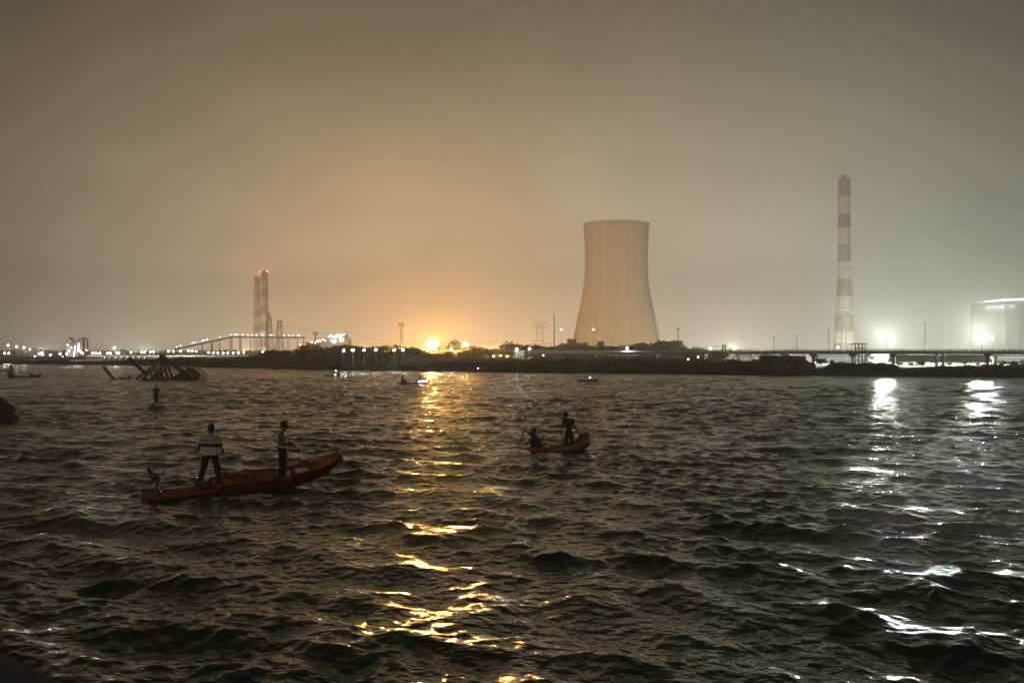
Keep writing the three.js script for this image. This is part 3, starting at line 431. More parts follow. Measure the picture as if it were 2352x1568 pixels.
{ // lamps of the sheds: tubes under the eaves
  const tubeLamp = (u, v, d, w, I, label, c = COOL) => { const t = thing('tube_lamp', label, 'lamp', [gx(u, d), gy(v, d), -d], 0, 'tube lamps under the shed eaves'); part('housing', box(w + 0.1, 0.08, 0.16, 0, 0.1, 0), postMat, t); const b = part('glowing_tube', rod([-w / 2, 0, 0], [w / 2, 0, 0], 0.06, 0.06, 8), glowOf(c, 40), t); const l = new THREE.PointLight(rgb(...c), I); l.position.set(0, 0, 0.22); l.castShadow = true; l.shadow.radius = 6; l.name = 'tube_light'; t.add(l); return b; };
  [[2003, 816], [2011, 816], [2020, 815.5], [2029, 816], [2036, 815.5]].forEach(([u, v], i) => tubeLamp(u, v, 286, 0.4, 160, `short glowing tube lamp behind the stair tower, ${WORDS[i]} from the left`));
  [[1134, 818], [1150, 817], [1165, 818]].forEach(([u, v], i) => tubeLamp(u, v, 248, 0.4, 26, `yellow tube lamp on the yellow wall, ${WORDS[i]} from the left`, [1, 0.62, 0.1]));
}
{ // long open shed: dark sloping roof on posts, the lit yard shows beneath
  const d = 236, x0 = gx(2054, d), x1 = gx(2274, d), w = x1 - x0, t = thing('open_yard_shed', 'long dark roofed open shed under the conveyor between the white floodlights', 'shed', [(x0 + x1) / 2, 1.1, -d], 0, 'sheds in the plant yard'), y0 = gy(829.5, d) - 1.1, y1 = gy(815.5, d) - 1.1;
  part('roof', bar([0, y0, 1.4], [0, y1, -1.4], w, 0.12), roofSheet, t); part('rear_roof', bar([0, y1, -1.4], [0, y0, -4.2], w, 0.12), roofSheet, t);
  for (let i = 0; i <= 14; i++) part('post', box(0.16, y0 + 0.2, 0.16, (i / 14 - 0.5) * w * 0.99, y0 / 2, 1.2), steelDark, t); part('fascia', box(w, 0.18, 0.1, 0, y0 - 0.05, 1.45), steelDark, t);
}
// pale pier lit by the rightmost floodlight
{
  const d = 250, t = thing('concrete_pier', 'white floodlit concrete pier with flared cap under the conveyor', 'pier', [gx(2285.5, d), 0.8, -d]), y = (v) => gy(v, d) - 0.8;
  part('shaft', box(0.9, y(820), 0.9, 0, y(820) / 2, 0), paleWall, t); part('flared_cap', new THREE.CylinderGeometry(1.5, 0.64, y(814) - y(820), 4, 1).rotateY(Math.PI / 4).translate(0, (y(814) + y(820)) / 2, 0), paleWall, t);
}
// round coal store with a ring of lamps, right edge
{
  const d = 1900, R = 150, cxx = gx(2452, d), t = thing('round_coal_store', 'huge hazy round storehouse with a ring of lamps at the right edge', 'storehouse', [cxx, 1.5, -d - 40]), H = gy(694, d) - 1.5;
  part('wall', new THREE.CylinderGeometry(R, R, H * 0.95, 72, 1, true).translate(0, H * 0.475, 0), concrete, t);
  part('roof', new THREE.CylinderGeometry(R * 0.96, R, H * 0.05, 72, 1).translate(0, H * 0.97, 0), roofSheet, t);
  for (let i = 0; i < 40; i++) { const a = i / 40 * 6.283; part('column', rod([Math.sin(a) * R * 1.01, 0, Math.cos(a) * R * 1.01], [Math.sin(a) * R, H, Math.cos(a) * R], 0.9, 0.7, 6), concrete, t); }  // columns and rings: pale concrete colour on steel, haze put into the tone
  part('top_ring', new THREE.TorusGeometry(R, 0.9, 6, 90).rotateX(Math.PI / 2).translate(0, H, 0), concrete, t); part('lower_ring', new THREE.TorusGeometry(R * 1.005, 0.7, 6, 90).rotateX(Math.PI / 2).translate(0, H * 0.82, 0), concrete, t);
  const put = (a, f, I) => { const x = Math.sin(a) * (R + 5), z = Math.cos(a) * (R + 5), y = H * f + 3, b = part('lamp', new THREE.SphereGeometry(0.24, 8, 6), glowOf(COOL, 520), t); b.position.set(x, y, z); const l = new THREE.PointLight(rgb(...COOL), I); l.position.set(x, y, z); l.castShadow = true; l.shadow.radius = 10; l.name = 'ring_light'; t.add(l); };
  for (let i = 0; i < 22; i++) put(-1.38 + i * 0.06 + rr(-0.01, 0.01), 1, 10); for (const a of [-1.33, -1.25, -1.2, -1.12, -0.98]) put(a, 0.87, 10);
}
// ---------------------------------------------------------------- left: bridge, causeway, framed block, high conveyor, glittering plant
{
  const A = V(gx(-420, 470), 0, -470), B = V(gx(215, 366), 0, -366), L = A.distanceTo(B), t = thing('low_bridge', 'low concrete road bridge on block piers at the left', 'bridge', [A.x, 0, A.z], Math.atan2(-(B.z - A.z), B.x - A.x));
  const at = (u) => { const k = (u - MIDDLE_U) / FOCAL, dx = B.x - A.x, dz = B.z - A.z; return -(A.x + k * A.z) / (dx + k * dz) * L; };
  part('deck', box(L, 0.75, 7, L / 2, 1.95, 0), mat([0.16, 0.15, 0.13], 0.9), t); for (const s of [-1, 1]) part('parapet', box(L, 0.5, 0.25, L / 2, 2.56, s * 3.3), mat([0.17, 0.16, 0.13], 0.9), t);
  for (const u of [-330, -240, -150, -60, 38, 104, 140]) part('pier', merge([box(2.2, 2.6, 5.5, at(u), 0.3, 0), box(2.6, 0.3, 6.2, at(u), 1.45, 0)]), mat([0.13, 0.12, 0.1], 0.9), t);
}
{ // causeway carrying the lamps, and the lit sheds in front of it
  const d = 450, x0 = gx(185, d), x1 = gx(660, d), w = x1 - x0, t = thing('causeway', 'long raised embankment carrying a row of lamps at the left', 'embankment', [(x0 + x1) / 2, 0, -d]);
  const s = new THREE.Shape(); s.moveTo(-9, 0); s.lineTo(-4, 2.7); s.lineTo(4, 2.7); s.lineTo(9, 0); const g = new THREE.ExtrudeGeometry(s, { depth: w, bevelEnabled: false, steps: 40 }).rotateY(Math.PI / 2).translate(-w / 2, 0, 0);
  part('bank', g, mat([0.06, 0.065, 0.035], 0.95, { map: grain(128, 8, 4, 0.5, 1, 11) }), t); part('kerb', merge([box(w, 0.4, 0.3, 0, 2.9, 3.6), box(w, 0.4, 0.3, 0, 2.9, -3.6)]), concrete, t);
}
{
  const d = 400, s = d / FOCAL;
  for (let i = 0; i < 8; i++) {
    const u = 243 + i * 13.2, t = thing('arched_shed', `small lit arched shed, ${WORDS[i]} from the left in the row behind the wreck`, 'shed', [gx(u, d), 1.0, -d], 0, 'lit arched sheds');
    const sh = new THREE.Shape(); sh.moveTo(-0.95, 0); sh.lineTo(-0.95, 1.1); sh.absarc(0, 1.1, 0.95, Math.PI, 0, true); sh.lineTo(0.95, 0); const hole = new THREE.Path(); hole.moveTo(-0.7, 0.02); hole.lineTo(-0.7, 1.05); hole.absarc(0, 1.05, 0.7, Math.PI, 0, true); hole.lineTo(0.7, 0.02); sh.holes.push(hole);
    part('vault', new THREE.ExtrudeGeometry(sh, { depth: 3, bevelEnabled: false, curveSegments: 12 }), paleWall, t); part('back_wall', box(1.7, 1.9, 0.08, 0, 0.95, 0.08), paleWall, t); part('floor', box(1.8, 0.06, 3, 0, -0.01, 1.5), concrete, t);
    const c = i > 4 ? [1, 0.72, 0.4] : WARMW, b = part('lamp', new THREE.SphereGeometry(0.1, 8, 6), glowOf(c, 25), t); b.position.set(0, 1.5, 1.6); const l = new THREE.PointLight(rgb(...c), 5); l.position.set(0, 1.5, 1.6); l.castShadow = true; l.shadow.radius = 5; l.name = 'shed_light'; t.add(l);
  }
}
const cladDark = mat([0.035, 0.033, 0.03], 0.9);
{ // framed tower block
  const d = 405, s = d / FOCAL, W = 35 * s, H = gy(779, d) - 1.4, t = thing('framed_tower_block', 'tall dark framed industrial tower block with strings of lamps at left', 'tower', [gx(169.5, d), 1.4, -d - W / 2]);
  const cols = [-1, -0.5, 0, 0.5, 1], fl = 7; const fr = [];
  for (const x of cols) for (const z of [-1, 1]) part('column', box(x === -1 || x === 1 ? 0.5 : 0.26, H + (Math.abs(x) === 1 ? 0.5 : 0), 0.4, x * W * 0.47, (H + (Math.abs(x) === 1 ? 0.5 : 0)) / 2, z * W * 0.45), steelDark, t);
  for (let i = 1; i <= fl; i++) part('floor', box(W, 0.14, W * 0.92, 0, H * i / fl - 0.2, 0), steelDark, t);
  for (let i = 0; i < fl; i++) for (let k = 0; k < 4; k++) { if ((i * 3 + k * 5) % 9 < 1) fr.push(bar([cols[k] * W * 0.47, H * i / fl, W * 0.46], [cols[k + 1] * W * 0.47, H * (i + 1) / fl - 0.2, W * 0.46], 0.12)); else part('cladding_panel', box(W * 0.215, H / fl * 0.78, 0.06, (cols[k] + cols[k + 1]) / 2 * W * 0.47, H * (i + 0.45) / fl, W * 0.44), (i + k) % 2 ? cladDark : steelDark, t); }
  for (const b of fr) part('brace', b, steelDark, t);
  part('inner_core', box(W * 0.7, H * 0.96, W * 0.5, 0, H * 0.48, -W * 0.1), steelDark, t);
  for (const x of [-1, 1]) part('roof_housing', box(1.0, 0.9, 1.6, x * W * 0.44, H + 0.4, 0), steelDark, t);
  part('roof_housing', merge([box(1.1, 0.5, 1, W * 0.18, H + 0.15, 0), box(0.5, 0.8, 0.5, W * 0.25, H + 0.3, 0)]), steelDark, t);
  [[175, 796, 3], [182.5, 789, 1], [182.5, 794, 1], [183, 800, 1.2], [182, 805, 1], [186, 806, 1.3], [174.5, 803, 0.8], [173.5, 808, 1], [173, 812, 0.9], [172, 817, 0.8], [161, 806, 0.3], [158, 792, 0.25], [166, 798, 0.25], [189, 809, 1.2], [193, 811, 1.2]].forEach(([u, v, k]) => { const x = gx(u, d) - gx(169.5, d), y = gy(v, d) - 1.4, b = part('lamp', new THREE.SphereGeometry(0.15, 8, 6), glowOf(COOL, 40), t); b.position.set(x, y, W / 2 + 1.3); part('lamp_stalk', bar([x, y - 0.2, W / 2 - 0.3], [x, y - 0.2, W / 2 + 1.3], 0.06), steelDark, t); const l = new THREE.PointLight(rgb(...COOL), 6 * k); l.position.set(x, y, W / 2 + 1.3); l.castShadow = true; l.shadow.radius = 8; l.name = 'tower_light'; t.add(l); });
}
{ // small plant building left of it
  const d = 400, s = d / FOCAL, t = thing('pump_house', 'small dark building with a lit corner left of the framed tower block', 'building', [gx(75, d), 1.4, -d - 2]), H = gy(800, d) - 1.4;
  part('wall', box(19 * s, H, 3, 0, H / 2, 0), darkWall, t); part('wall', box(9 * s, H * 0.7, 3, 13 * s, H * 0.35, 0.2), darkWall, t); part('roof', box(21 * s, 0.2, 3.6, 0, H + 0.1, 0), roofSheet, t);
  for (let i = 0; i < 6; i++) part('window', box(0.55, 0.6, 0.05, (-6 + (i % 3) * 6) * s, H * (i < 3 ? 0.75 : 0.4), 1.53), steel, t);
  for (const [x, y] of [[-8, 0.92], [4, 0.3], [14, 0.55]]) { const b = part('lamp', new THREE.SphereGeometry(0.12, 8, 6), glowOf(WARMW, 50), t); b.position.set(x * s, H * y, 1.95); const l = new THREE.PointLight(rgb(...WARMW), 8); l.position.set(x * s, H * y, 1.95); l.castShadow = true; l.shadow.radius = 6; l.name = 'wall_light'; t.add(l); }
}
{ // high conveyor with lamps
  const d = 800, y = (v) => gy(v, d) - 1.5, X = (u) => gx(u, d) - gx(560, d), t = thing('high_conveyor', 'hazy high conveyor gallery climbing to the right on thin posts', 'conveyor', [gx(560, d), 1.5, -d]);
  part('ramp', merge([bar([X(395), y(804), 0], [X(532), y(774), 0], 1.1, 2), bar([X(395), y(802), 1], [X(532), y(772), 1], 0.15), bar([X(532), y(774), 0], [X(700), y(775), 0], 1.1, 2), bar([X(532), y(772), 1], [X(700), y(773), 1], 0.15)]), steel, t);
  for (const u of [464, 485, 487, 504, 528, 532, 550, 553, 575, 600, 613, 640, 661, 683, 697]) { const v = u < 532 ? 804 - (u - 395) / 137 * 30 : 774; part('support', merge([bar([X(u), 0, 0.8], [X(u), y(v), 0.6], 0.32), bar([X(u), 0, -0.8], [X(u), y(v), -0.6], 0.32)]), steel, t); }
  [[408, 801, 0.4], [417, 798, 0.5], [444, 792, 0.5], [449, 791, 0.6], [467, 787, 0.4], [471, 786, 0.5], [478, 784, 1], [507, 778, 0.8], [533, 773, 1.4], [541, 773, 0.8], [546, 773, 1], [560, 773, 1.6], [571, 773.5, 1.6], [580, 774, 1], [591, 774, 0.6], [604, 774, 1.6], [622, 774, 1], [626, 774, 1.2], [653, 775, 1.6], [666, 775, 1.2], [674, 775, 1], [685, 775, 1.2], [689, 775, 1.2]].forEach(([u, v, k]) => { const b = part('lamp', new THREE.SphereGeometry(0.24, 8, 6), glowOf(COOL, 16), t); b.position.set(X(u), y(v) + 1.6, 3.2); part('lamp_stalk', bar([X(u), y(v), 1.1], [X(u), y(v) + 1.3, 3.1], 0.07), steelDark, t); const l = new THREE.PointLight(rgb(...COOL), 8 * k); l.position.copy(b.position); l.castShadow = true; l.shadow.radius = 10; l.name = 'gallery_light'; t.add(l); });
}
{ // plant block sparkling with lamps
  const d = 950, y = (v) => gy(v, d) - 1.5, X = (u) => gx(u, d) - gx(760, d), t = thing('plant_block', 'distant process block sparkling with dozens of white lamps', 'plant building', [gx(760, d), 1.5, -d]);
  const tier = (u0, u1, v, name) => { part(name, box(X(u1) - X(u0), y(v), 16, (X(u0) + X(u1)) / 2, y(v) / 2, -9), darkWall, t); for (let k = 0; k < 4; k++) part('deck', box(X(u1) - X(u0) + 1, 0.3, 18, (X(u0) + X(u1)) / 2, y(v) * (k + 1) / 4, -9), steelDark, t); };
  tier(762, 792, 768, 'tower_frame'); tier(738, 763, 775, 'tower_frame'); tier(700, 738, 786, 'shed_frame'); tier(792, 800, 778, 'tower_frame');
  for (let i = 0; i < 50; i++) { const hi = i < 38, u = hi ? rr(762, 790) : rr(690, 797), v = hi ? rr(767, 786) : i < 50 ? 794 - (u - 688) / 50 * 14 + rr(-3, 5) : rr(775, 794); const vv = Math.min(797, Math.max(u < 738 ? 783 : 767, v)), b = part('lamp', new THREE.SphereGeometry(0.2, 6, 5), glowOf(COOL, 90), t); b.position.set(X(u), y(vv), 4.5); if (i % 3 === 0) { const l = new THREE.PointLight(rgb(...COOL), 20); l.position.copy(b.position); l.castShadow = true; l.shadow.radius = 10; l.name = 'plant_light'; t.add(l); } }
}
// ---------------------------------------------------------------- wreck in mid river
const rust = mat([0.055, 0.038, 0.028], 0.92, { map: grain(256, 6, 5, 0.45, 1, 21) }), rustPale = mat([0.13, 0.105, 0.08], 0.9, { map: grain(256, 6, 5, 0.5, 1, 22) });
{
  const d = 150, s = d / FOCAL * 0.25, X = (x) => (x - 1400) * s, Y = (y) => Math.max(-0.8, (1152 - y) * s), P = (x, y, z = 0) => V(X(x), Y(y), z);
  const t = thing('sunken_dredger', 'rusted half sunken dredger with A frame and tilted hull in mid river', 'shipwreck', [gx(350, d), 0, -d]);
  // tilted bow of the hull
  const sh = new THREE.Shape([[1560, 1200], [1600, 1140], [1690, 1086], [1742, 1060], [1800, 1045], [1872, 1110], [1822, 1166], [1810, 1200]].map(([x, y]) => new THREE.Vector2(X(x), (1152 - y) * s)));
  const hull = part('hull', new THREE.ExtrudeGeometry(sh, { depth: 3.2, bevelEnabled: true, bevelSize: 0.06, bevelThickness: 0.08, bevelSegments: 2 }).translate(0, 0, -1.6), rust, t);
  part('hull_plate', new THREE.ExtrudeGeometry(new THREE.Shape([[1735, 1080], [1790, 1062], [1850, 1112], [1800, 1140]].map(([x, y]) => new THREE.Vector2(X(x), (1152 - y) * s))), { depth: 0.05, bevelEnabled: false }).translate(0, 0, 1.69), rustPale, hull);
  part('bollard', merge([rod(P(1735, 1062, 0.8), P(1728, 1046, 0.8), 0.12), rod(P(1752, 1060, 0.8), P(1748, 1046, 0.8), 0.12), bar(P(1725, 1047, 0.8), P(1755, 1046, 0.8), 0.14)]), rust, hull);
  // A frame
  for (const z of [-1.1, 1.1]) part('frame_leg', merge([bar(P(1490, 940, z * 0.6), P(1572, 1175, z), 0.3, 0.22), bar(P(1484, 940, z * 0.6), P(1518, 1175, z), 0.17, 0.2)]), rust, t);
  part('frame_head', merge([bar(P(1492, 930, -0.9), P(1492, 930, 0.9), 0.5, 0.42), rod(P(1500, 938, -0.5), P(1500, 938, 0.5), 0.28, 0.28, 12)]), rust, t);
  for (const z of [-0.8, 0.8]) part('back_stay', merge([bar(P(1498, 945, z * 0.7), P(1695, 1092, z), 0.27, 0.2), bar(P(1555, 1035, z), P(1640, 1098, z), 0.12)]), rust, t);
  for (const k of [0.35, 0.6, 0.85]) part('cross_strut', bar(P(1490 + 82 * k, 940 + 235 * k, -1), P(1490 + 82 * k, 940 + 235 * k, 1), 0.16), rust, t);
  part('strut', bar(P(1560, 1035, 0.9), P(1575, 1020, 0.9), 0.2), rust, t);
  // leaning boom and broken wheelhouse
  part('boom', merge([bar(P(1203, 962, 0.2), P(1345, 1105, 0.2), 0.46, 0.34), bar(P(1195, 968, 0.2), P(1212, 955, 0.2), 0.5, 0.5)]), rust, t);
  part('boom_foot', merge([bar(P(1345, 1078, 0.2), P(1252, 1152, 0.4), 0.36, 0.3), bar(P(1345, 1080, -0.6), P(1310, 1160, -0.6), 0.3, 0.3)]), rust, t);
  part('gangway', merge([bar(P(1335, 1082, 0.5), P(1432, 1018, 0.5), 0.16, 0.6), bar(P(1350, 1092, 0.5), P(1420, 1045, 0.5), 0.09, 0.1), bar(P(1375, 1055, 0.5), P(1385, 1072, 0.5), 0.07), bar(P(1400, 1040, 0.5), P(1410, 1056, 0.5), 0.07)]), rust, t);
  const q = [[1310, 1150], [1450, 1042], [1490, 1120], [1500, 1150]], house = [];
  house.push(bar(P(1312, 1158, 1.1), P(1450, 1042, 1.1), 0.3, 0.16), bar(P(1450, 1040, 1.1), P(1496, 1150, 1.1), 0.26, 0.2), bar(P(1352, 1128, 1.1), P(1392, 1158, 1.1), 0.26, 0.2), bar(P(1400, 1082, 1.1), P(1440, 1152, 1.1), 0.34, 0.2), bar(P(1420, 1066, 1.1), P(1468, 1106, 1.1), 0.3, 0.2));
  part('wheelhouse_frame', merge(house), rustPale, t);
  part('wheelhouse_wall', new THREE.ExtrudeGeometry(new THREE.Shape([[1335, 1165], [1445, 1052], [1492, 1165]].map(([x, y]) => new THREE.Vector2(X(x), (1152 - y) * s))), { depth: 0.1, bevelEnabled: false }).translate(0, 0, -0.9), rust, t);
  part('wheelhouse_roof', merge([bar(P(1446, 1036, -0.9), P(1446, 1036, 1.3), 0.2, 0.3), bar(P(1446, 1040, -0.9), P(1482, 1084, -0.9), 0.4, 0.2), bar(P(1446, 1040, 0.9), P(1482, 1084, 0.9), 0.3, 0.2)]), rust, t);
  part('deck_edge', merge([bar(P(1380, 1152, 0), P(1580, 1150, 0), 0.36, 2.2), bar(P(1520, 1180, 0.4), P(1516, 1120, 0.4), 0.2)]), rust, t);
  // spud lying apart, same wreck
  const u = thing('sunken_pontoon', 'leaning steel spud on an awash pontoon left of the sunken dredger', 'shipwreck', [gx(268, 152), 0, -152]), Q = (x, y, z = 0) => V((x - 1070) * s, Math.max(-0.8, (1148 - y) * s), z);
  part('spud', merge([bar(Q(952, 1040), Q(1060, 1165), 0.44, 0.4), bar(Q(946, 1046), Q(962, 1034), 0.5, 0.56)]), rust, u); part('deck', merge([bar(Q(1040, 1144), Q(1216, 1146), 0.2, 1.6), box(0.8, 0.3, 0.8, (1120 - 1070) * s, 0.12, 0)]), rust, u); part('bollard', merge([rod(Q(1188, 1148), Q(1188, 1112), 0.14, 0.1), box(0.5, 0.2, 0.4, (1188 - 1070) * s, 0.25, 0)]), rust, u);
}
// ---------------------------------------------------------------- rocks at the left, ledge at the lower left corner
const rockMat = mat([0.045, 0.04, 0.034], 0.95, { map: grain(128, 6, 5, 0.5, 1, 31) });
function rockGeo(r, sq, seed) { const g = mergeVertices(new THREE.IcosahedronGeometry(r, 4).deleteAttribute('normal').deleteAttribute('uv')), p = g.attributes.position; for (let i = 0; i < p.count; i++) { const x = p.getX(i) / r, y = p.getY(i) / r, z = p.getZ(i) / r, k = 1 + 0.16 * wob(x * 1.9 + seed, y * 2.1 + z * 1.3) + 0.10 * wob(z * 3.9 - seed, x * 3.1) + 0.04 * wob(y * 11, x * 9 + seed); p.setXYZ(i, x * r * k, y * r * k * sq, z * r * k); } g.computeVertexNormals(); const uv = new Float32Array(p.count * 2); for (let i = 0; i < p.count; i++) { uv[i * 2] = p.getX(i); uv[i * 2 + 1] = p.getY(i) + p.getZ(i); } g.setAttribute('uv', new THREE.BufferAttribute(uv, 2)); return g; }
[[-14, 961, 0.9, 0.85, 0], [8, 958, 0.62, 0.8, 0], [24, 962, 0.42, 0.75, 0.2], [36, 966, 0.26, 0.7, 0.1], [-6, 930, 0.62, 0.8, -0.5], [16, 941, 0.4, 0.8, -0.3], [-40, 948, 1.2, 0.9, -0.6]].forEach(([u, v, r, q, dz], i) => { const d = 58.5 - dz; solo('rock', rockGeo(r, q, i * 2.7 + 1), rockMat, ['largest dark rock of the heap at the left edge', 'broad rock in the middle of the left heap', 'small rock at the right of the left heap', 'smallest rock at the right tip of the left heap', 'top rock of the heap at the left edge', 'upper right rock of the left heap', 'hidden back rock of the heap beyond the left edge'][i], 'rock', [gx(u, d), gy(v, d), -d], 'rocks at the left edge'); });
{ const sh = new THREE.Shape([[-2.6, -0.8], [-2.6, 1.05], [-1.75, 0.98], [-0.55, 0.30], [0.0, 0.05], [0.55, -0.8]].map(([x, y]) => new THREE.Vector2(x, y))), g = new THREE.ExtrudeGeometry(sh, { depth: 1.6, bevelEnabled: true, bevelSize: 0.06, bevelThickness: 0.08, bevelSegments: 3, curveSegments: 4 }), p = g.attributes.position; for (let i = 0; i < p.count; i++) p.setY(i, p.getY(i) + 0.03 * wob(p.getX(i) * 3, p.getZ(i) * 4)); g.computeVertexNormals(); solo('stone_ledge', g, mat([0.020, 0.010, 0.008], 0.95, { map: grain(128, 6, 5, 0.5, 1, 33) }), 'dark reddish stone ledge cut off by the lower left corner', 'ledge', [gx(130, 11.3), -0.1, -11.6]); }
// ---------------------------------------------------------------- boats
function hullGeo(st, thick = 0.035) {        // st: [x, half width at rim, half width at floor, keel y, rim y]
  const sec = ([x, hw, fw, ky, ry], inset) => { const w = hw - inset, f = Math.max(0.01, fw - inset), k = ky + inset, pts = []; const side = [[w, ry], [w * 0.55 + f * 0.45 + 0.01, k + (ry - k) * 0.5], [f + (w - f) * 0.12, k + (ry - k) * 0.14], [f * 0.86, k + 0.01], [f * 0.45, k], [0, k]]; for (const [z, y] of side) pts.push([x, y, z]); for (let i = side.length - 2; i >= 0; i--) pts.push([x, side[i][1], -side[i][0]]); return pts; };
  const N = 11, pos = [], idx = [], O = st.map((s) => sec(s, 0)), I = st.map((s, i) => sec([s[0] + (i === 0 ? thick : i === st.length - 1 ? -thick : 0), ...s.slice(1)], thick));
  const push = (list) => list.forEach((r) => r.forEach((p) => pos.push(...p))); push(O); push(I); const M = st.length * N;
  for (let i = 0; i + 1 < st.length; i++) for (let j = 0; j + 1 < N; j++) { const a = i * N + j, b = a + 1, c = a + N, e = c + 1; idx.push(a, b, c, b, e, c); idx.push(M + a, M + c, M + b, M + b, M + c, M + e); }
  for (let i = 0; i + 1 < st.length; i++) for (const j of [0, N - 1]) { const a = i * N + j, c = a + N; if (j === 0) idx.push(a, c, M + a, c, M + c, M + a); else idx.push(a, M + a, c, c, M + a, M + c); }
  for (const i of [0, st.length - 1]) { for (let j = 0; j + 1 < N; j++) { const a = i * N + j, b = a + 1; idx.push(a, M + a, b, b, M + a, M + b); } for (const o of [0]) { for (let j = 1; j + 1 < N; j++) { const base = o + i * N; if (i === 0) idx.push(base, base + j, base + j + 1); else idx.push(base, base + j + 1, base + j); } } }
  const g = new THREE.BufferGeometry(); g.setAttribute('position', new THREE.Float32BufferAttribute(pos, 3)); g.setIndex(idx); const uv = []; for (let i = 0; i < pos.length; i += 3) uv.push(pos[i] * 0.7, (pos[i + 1] + pos[i + 2]) * 0.7); g.setAttribute('uv', new THREE.Float32BufferAttribute(uv, 2));
  return toCreasedNormals(g, 0.7);
}
function smoothStations(rows, n) { const c = new THREE.CatmullRomCurve3(rows.map((r) => V(r[0], r[1], r[2])), false, 'centripetal'), out = []; for (let i = 0; i <= n; i++) { const t = i / n * (rows.length - 1), k = Math.min(rows.length - 2, Math.floor(t)), f = t - k, cr = (j) => { const p = (q) => rows[Math.max(0, Math.min(rows.length - 1, q))][j], a = p(k - 1), b = p(k), c2 = p(k + 1), d = p(k + 2); return 0.5 * (2 * b + (c2 - a) * f + (2 * a - 5 * b + 4 * c2 - d) * f * f + (3 * b - a - 3 * c2 + d) * f * f * f); }; out.push([cr(0), cr(1), cr(2), cr(3), cr(4)]); } return out; }
function rimTube(st, side, r) { return tube(st.map((s) => [s[0], s[4] + 0.005, side * (s[1] - 0.01)]), r, st.length * 2, 5); }
const boatRed = mat([0.62, 0.13, 0.035], 0.5, { map: grain(256, 5, 6, 0.35, 1, 41) }), boatRedDark = mat([0.42, 0.085, 0.025], 0.6, { map: grain(256, 5, 5, 0.45, 1, 42) }), timber = mat([0.13, 0.085, 0.045], 0.8, { map: grain(128, 4, 4, 0.55, 1, 43, 6) }), ochre = mat([0.32, 0.17, 0.04], 0.65, { map: grain(256, 5, 5, 0.5, 1, 44) }), darkHull = mat([0.05, 0.04, 0.035], 0.8), blackPlastic = mat([0.02, 0.02, 0.02], 0.5), greyMetal = mat([0.07, 0.065, 0.06], 0.7, { metalness: 0.3 }), whitePlastic = mat([0.55, 0.55, 0.52], 0.5), cream = mat([0.42, 0.36, 0.24], 0.6);
const boatHull = mat([0.36, 0.07, 0.022], 0.55, { map: grain(256, 5, 6, 0.3, 1, 46) }), ropeMat = mat([0.12, 0.10, 0.08], 0.9);
const meanSea = (pts) => pts.reduce((s, [x, z]) => s + Math.max(seaLevel(x, z), seaLevel(x + 0.3, z + 0.4)), 0) / pts.length;
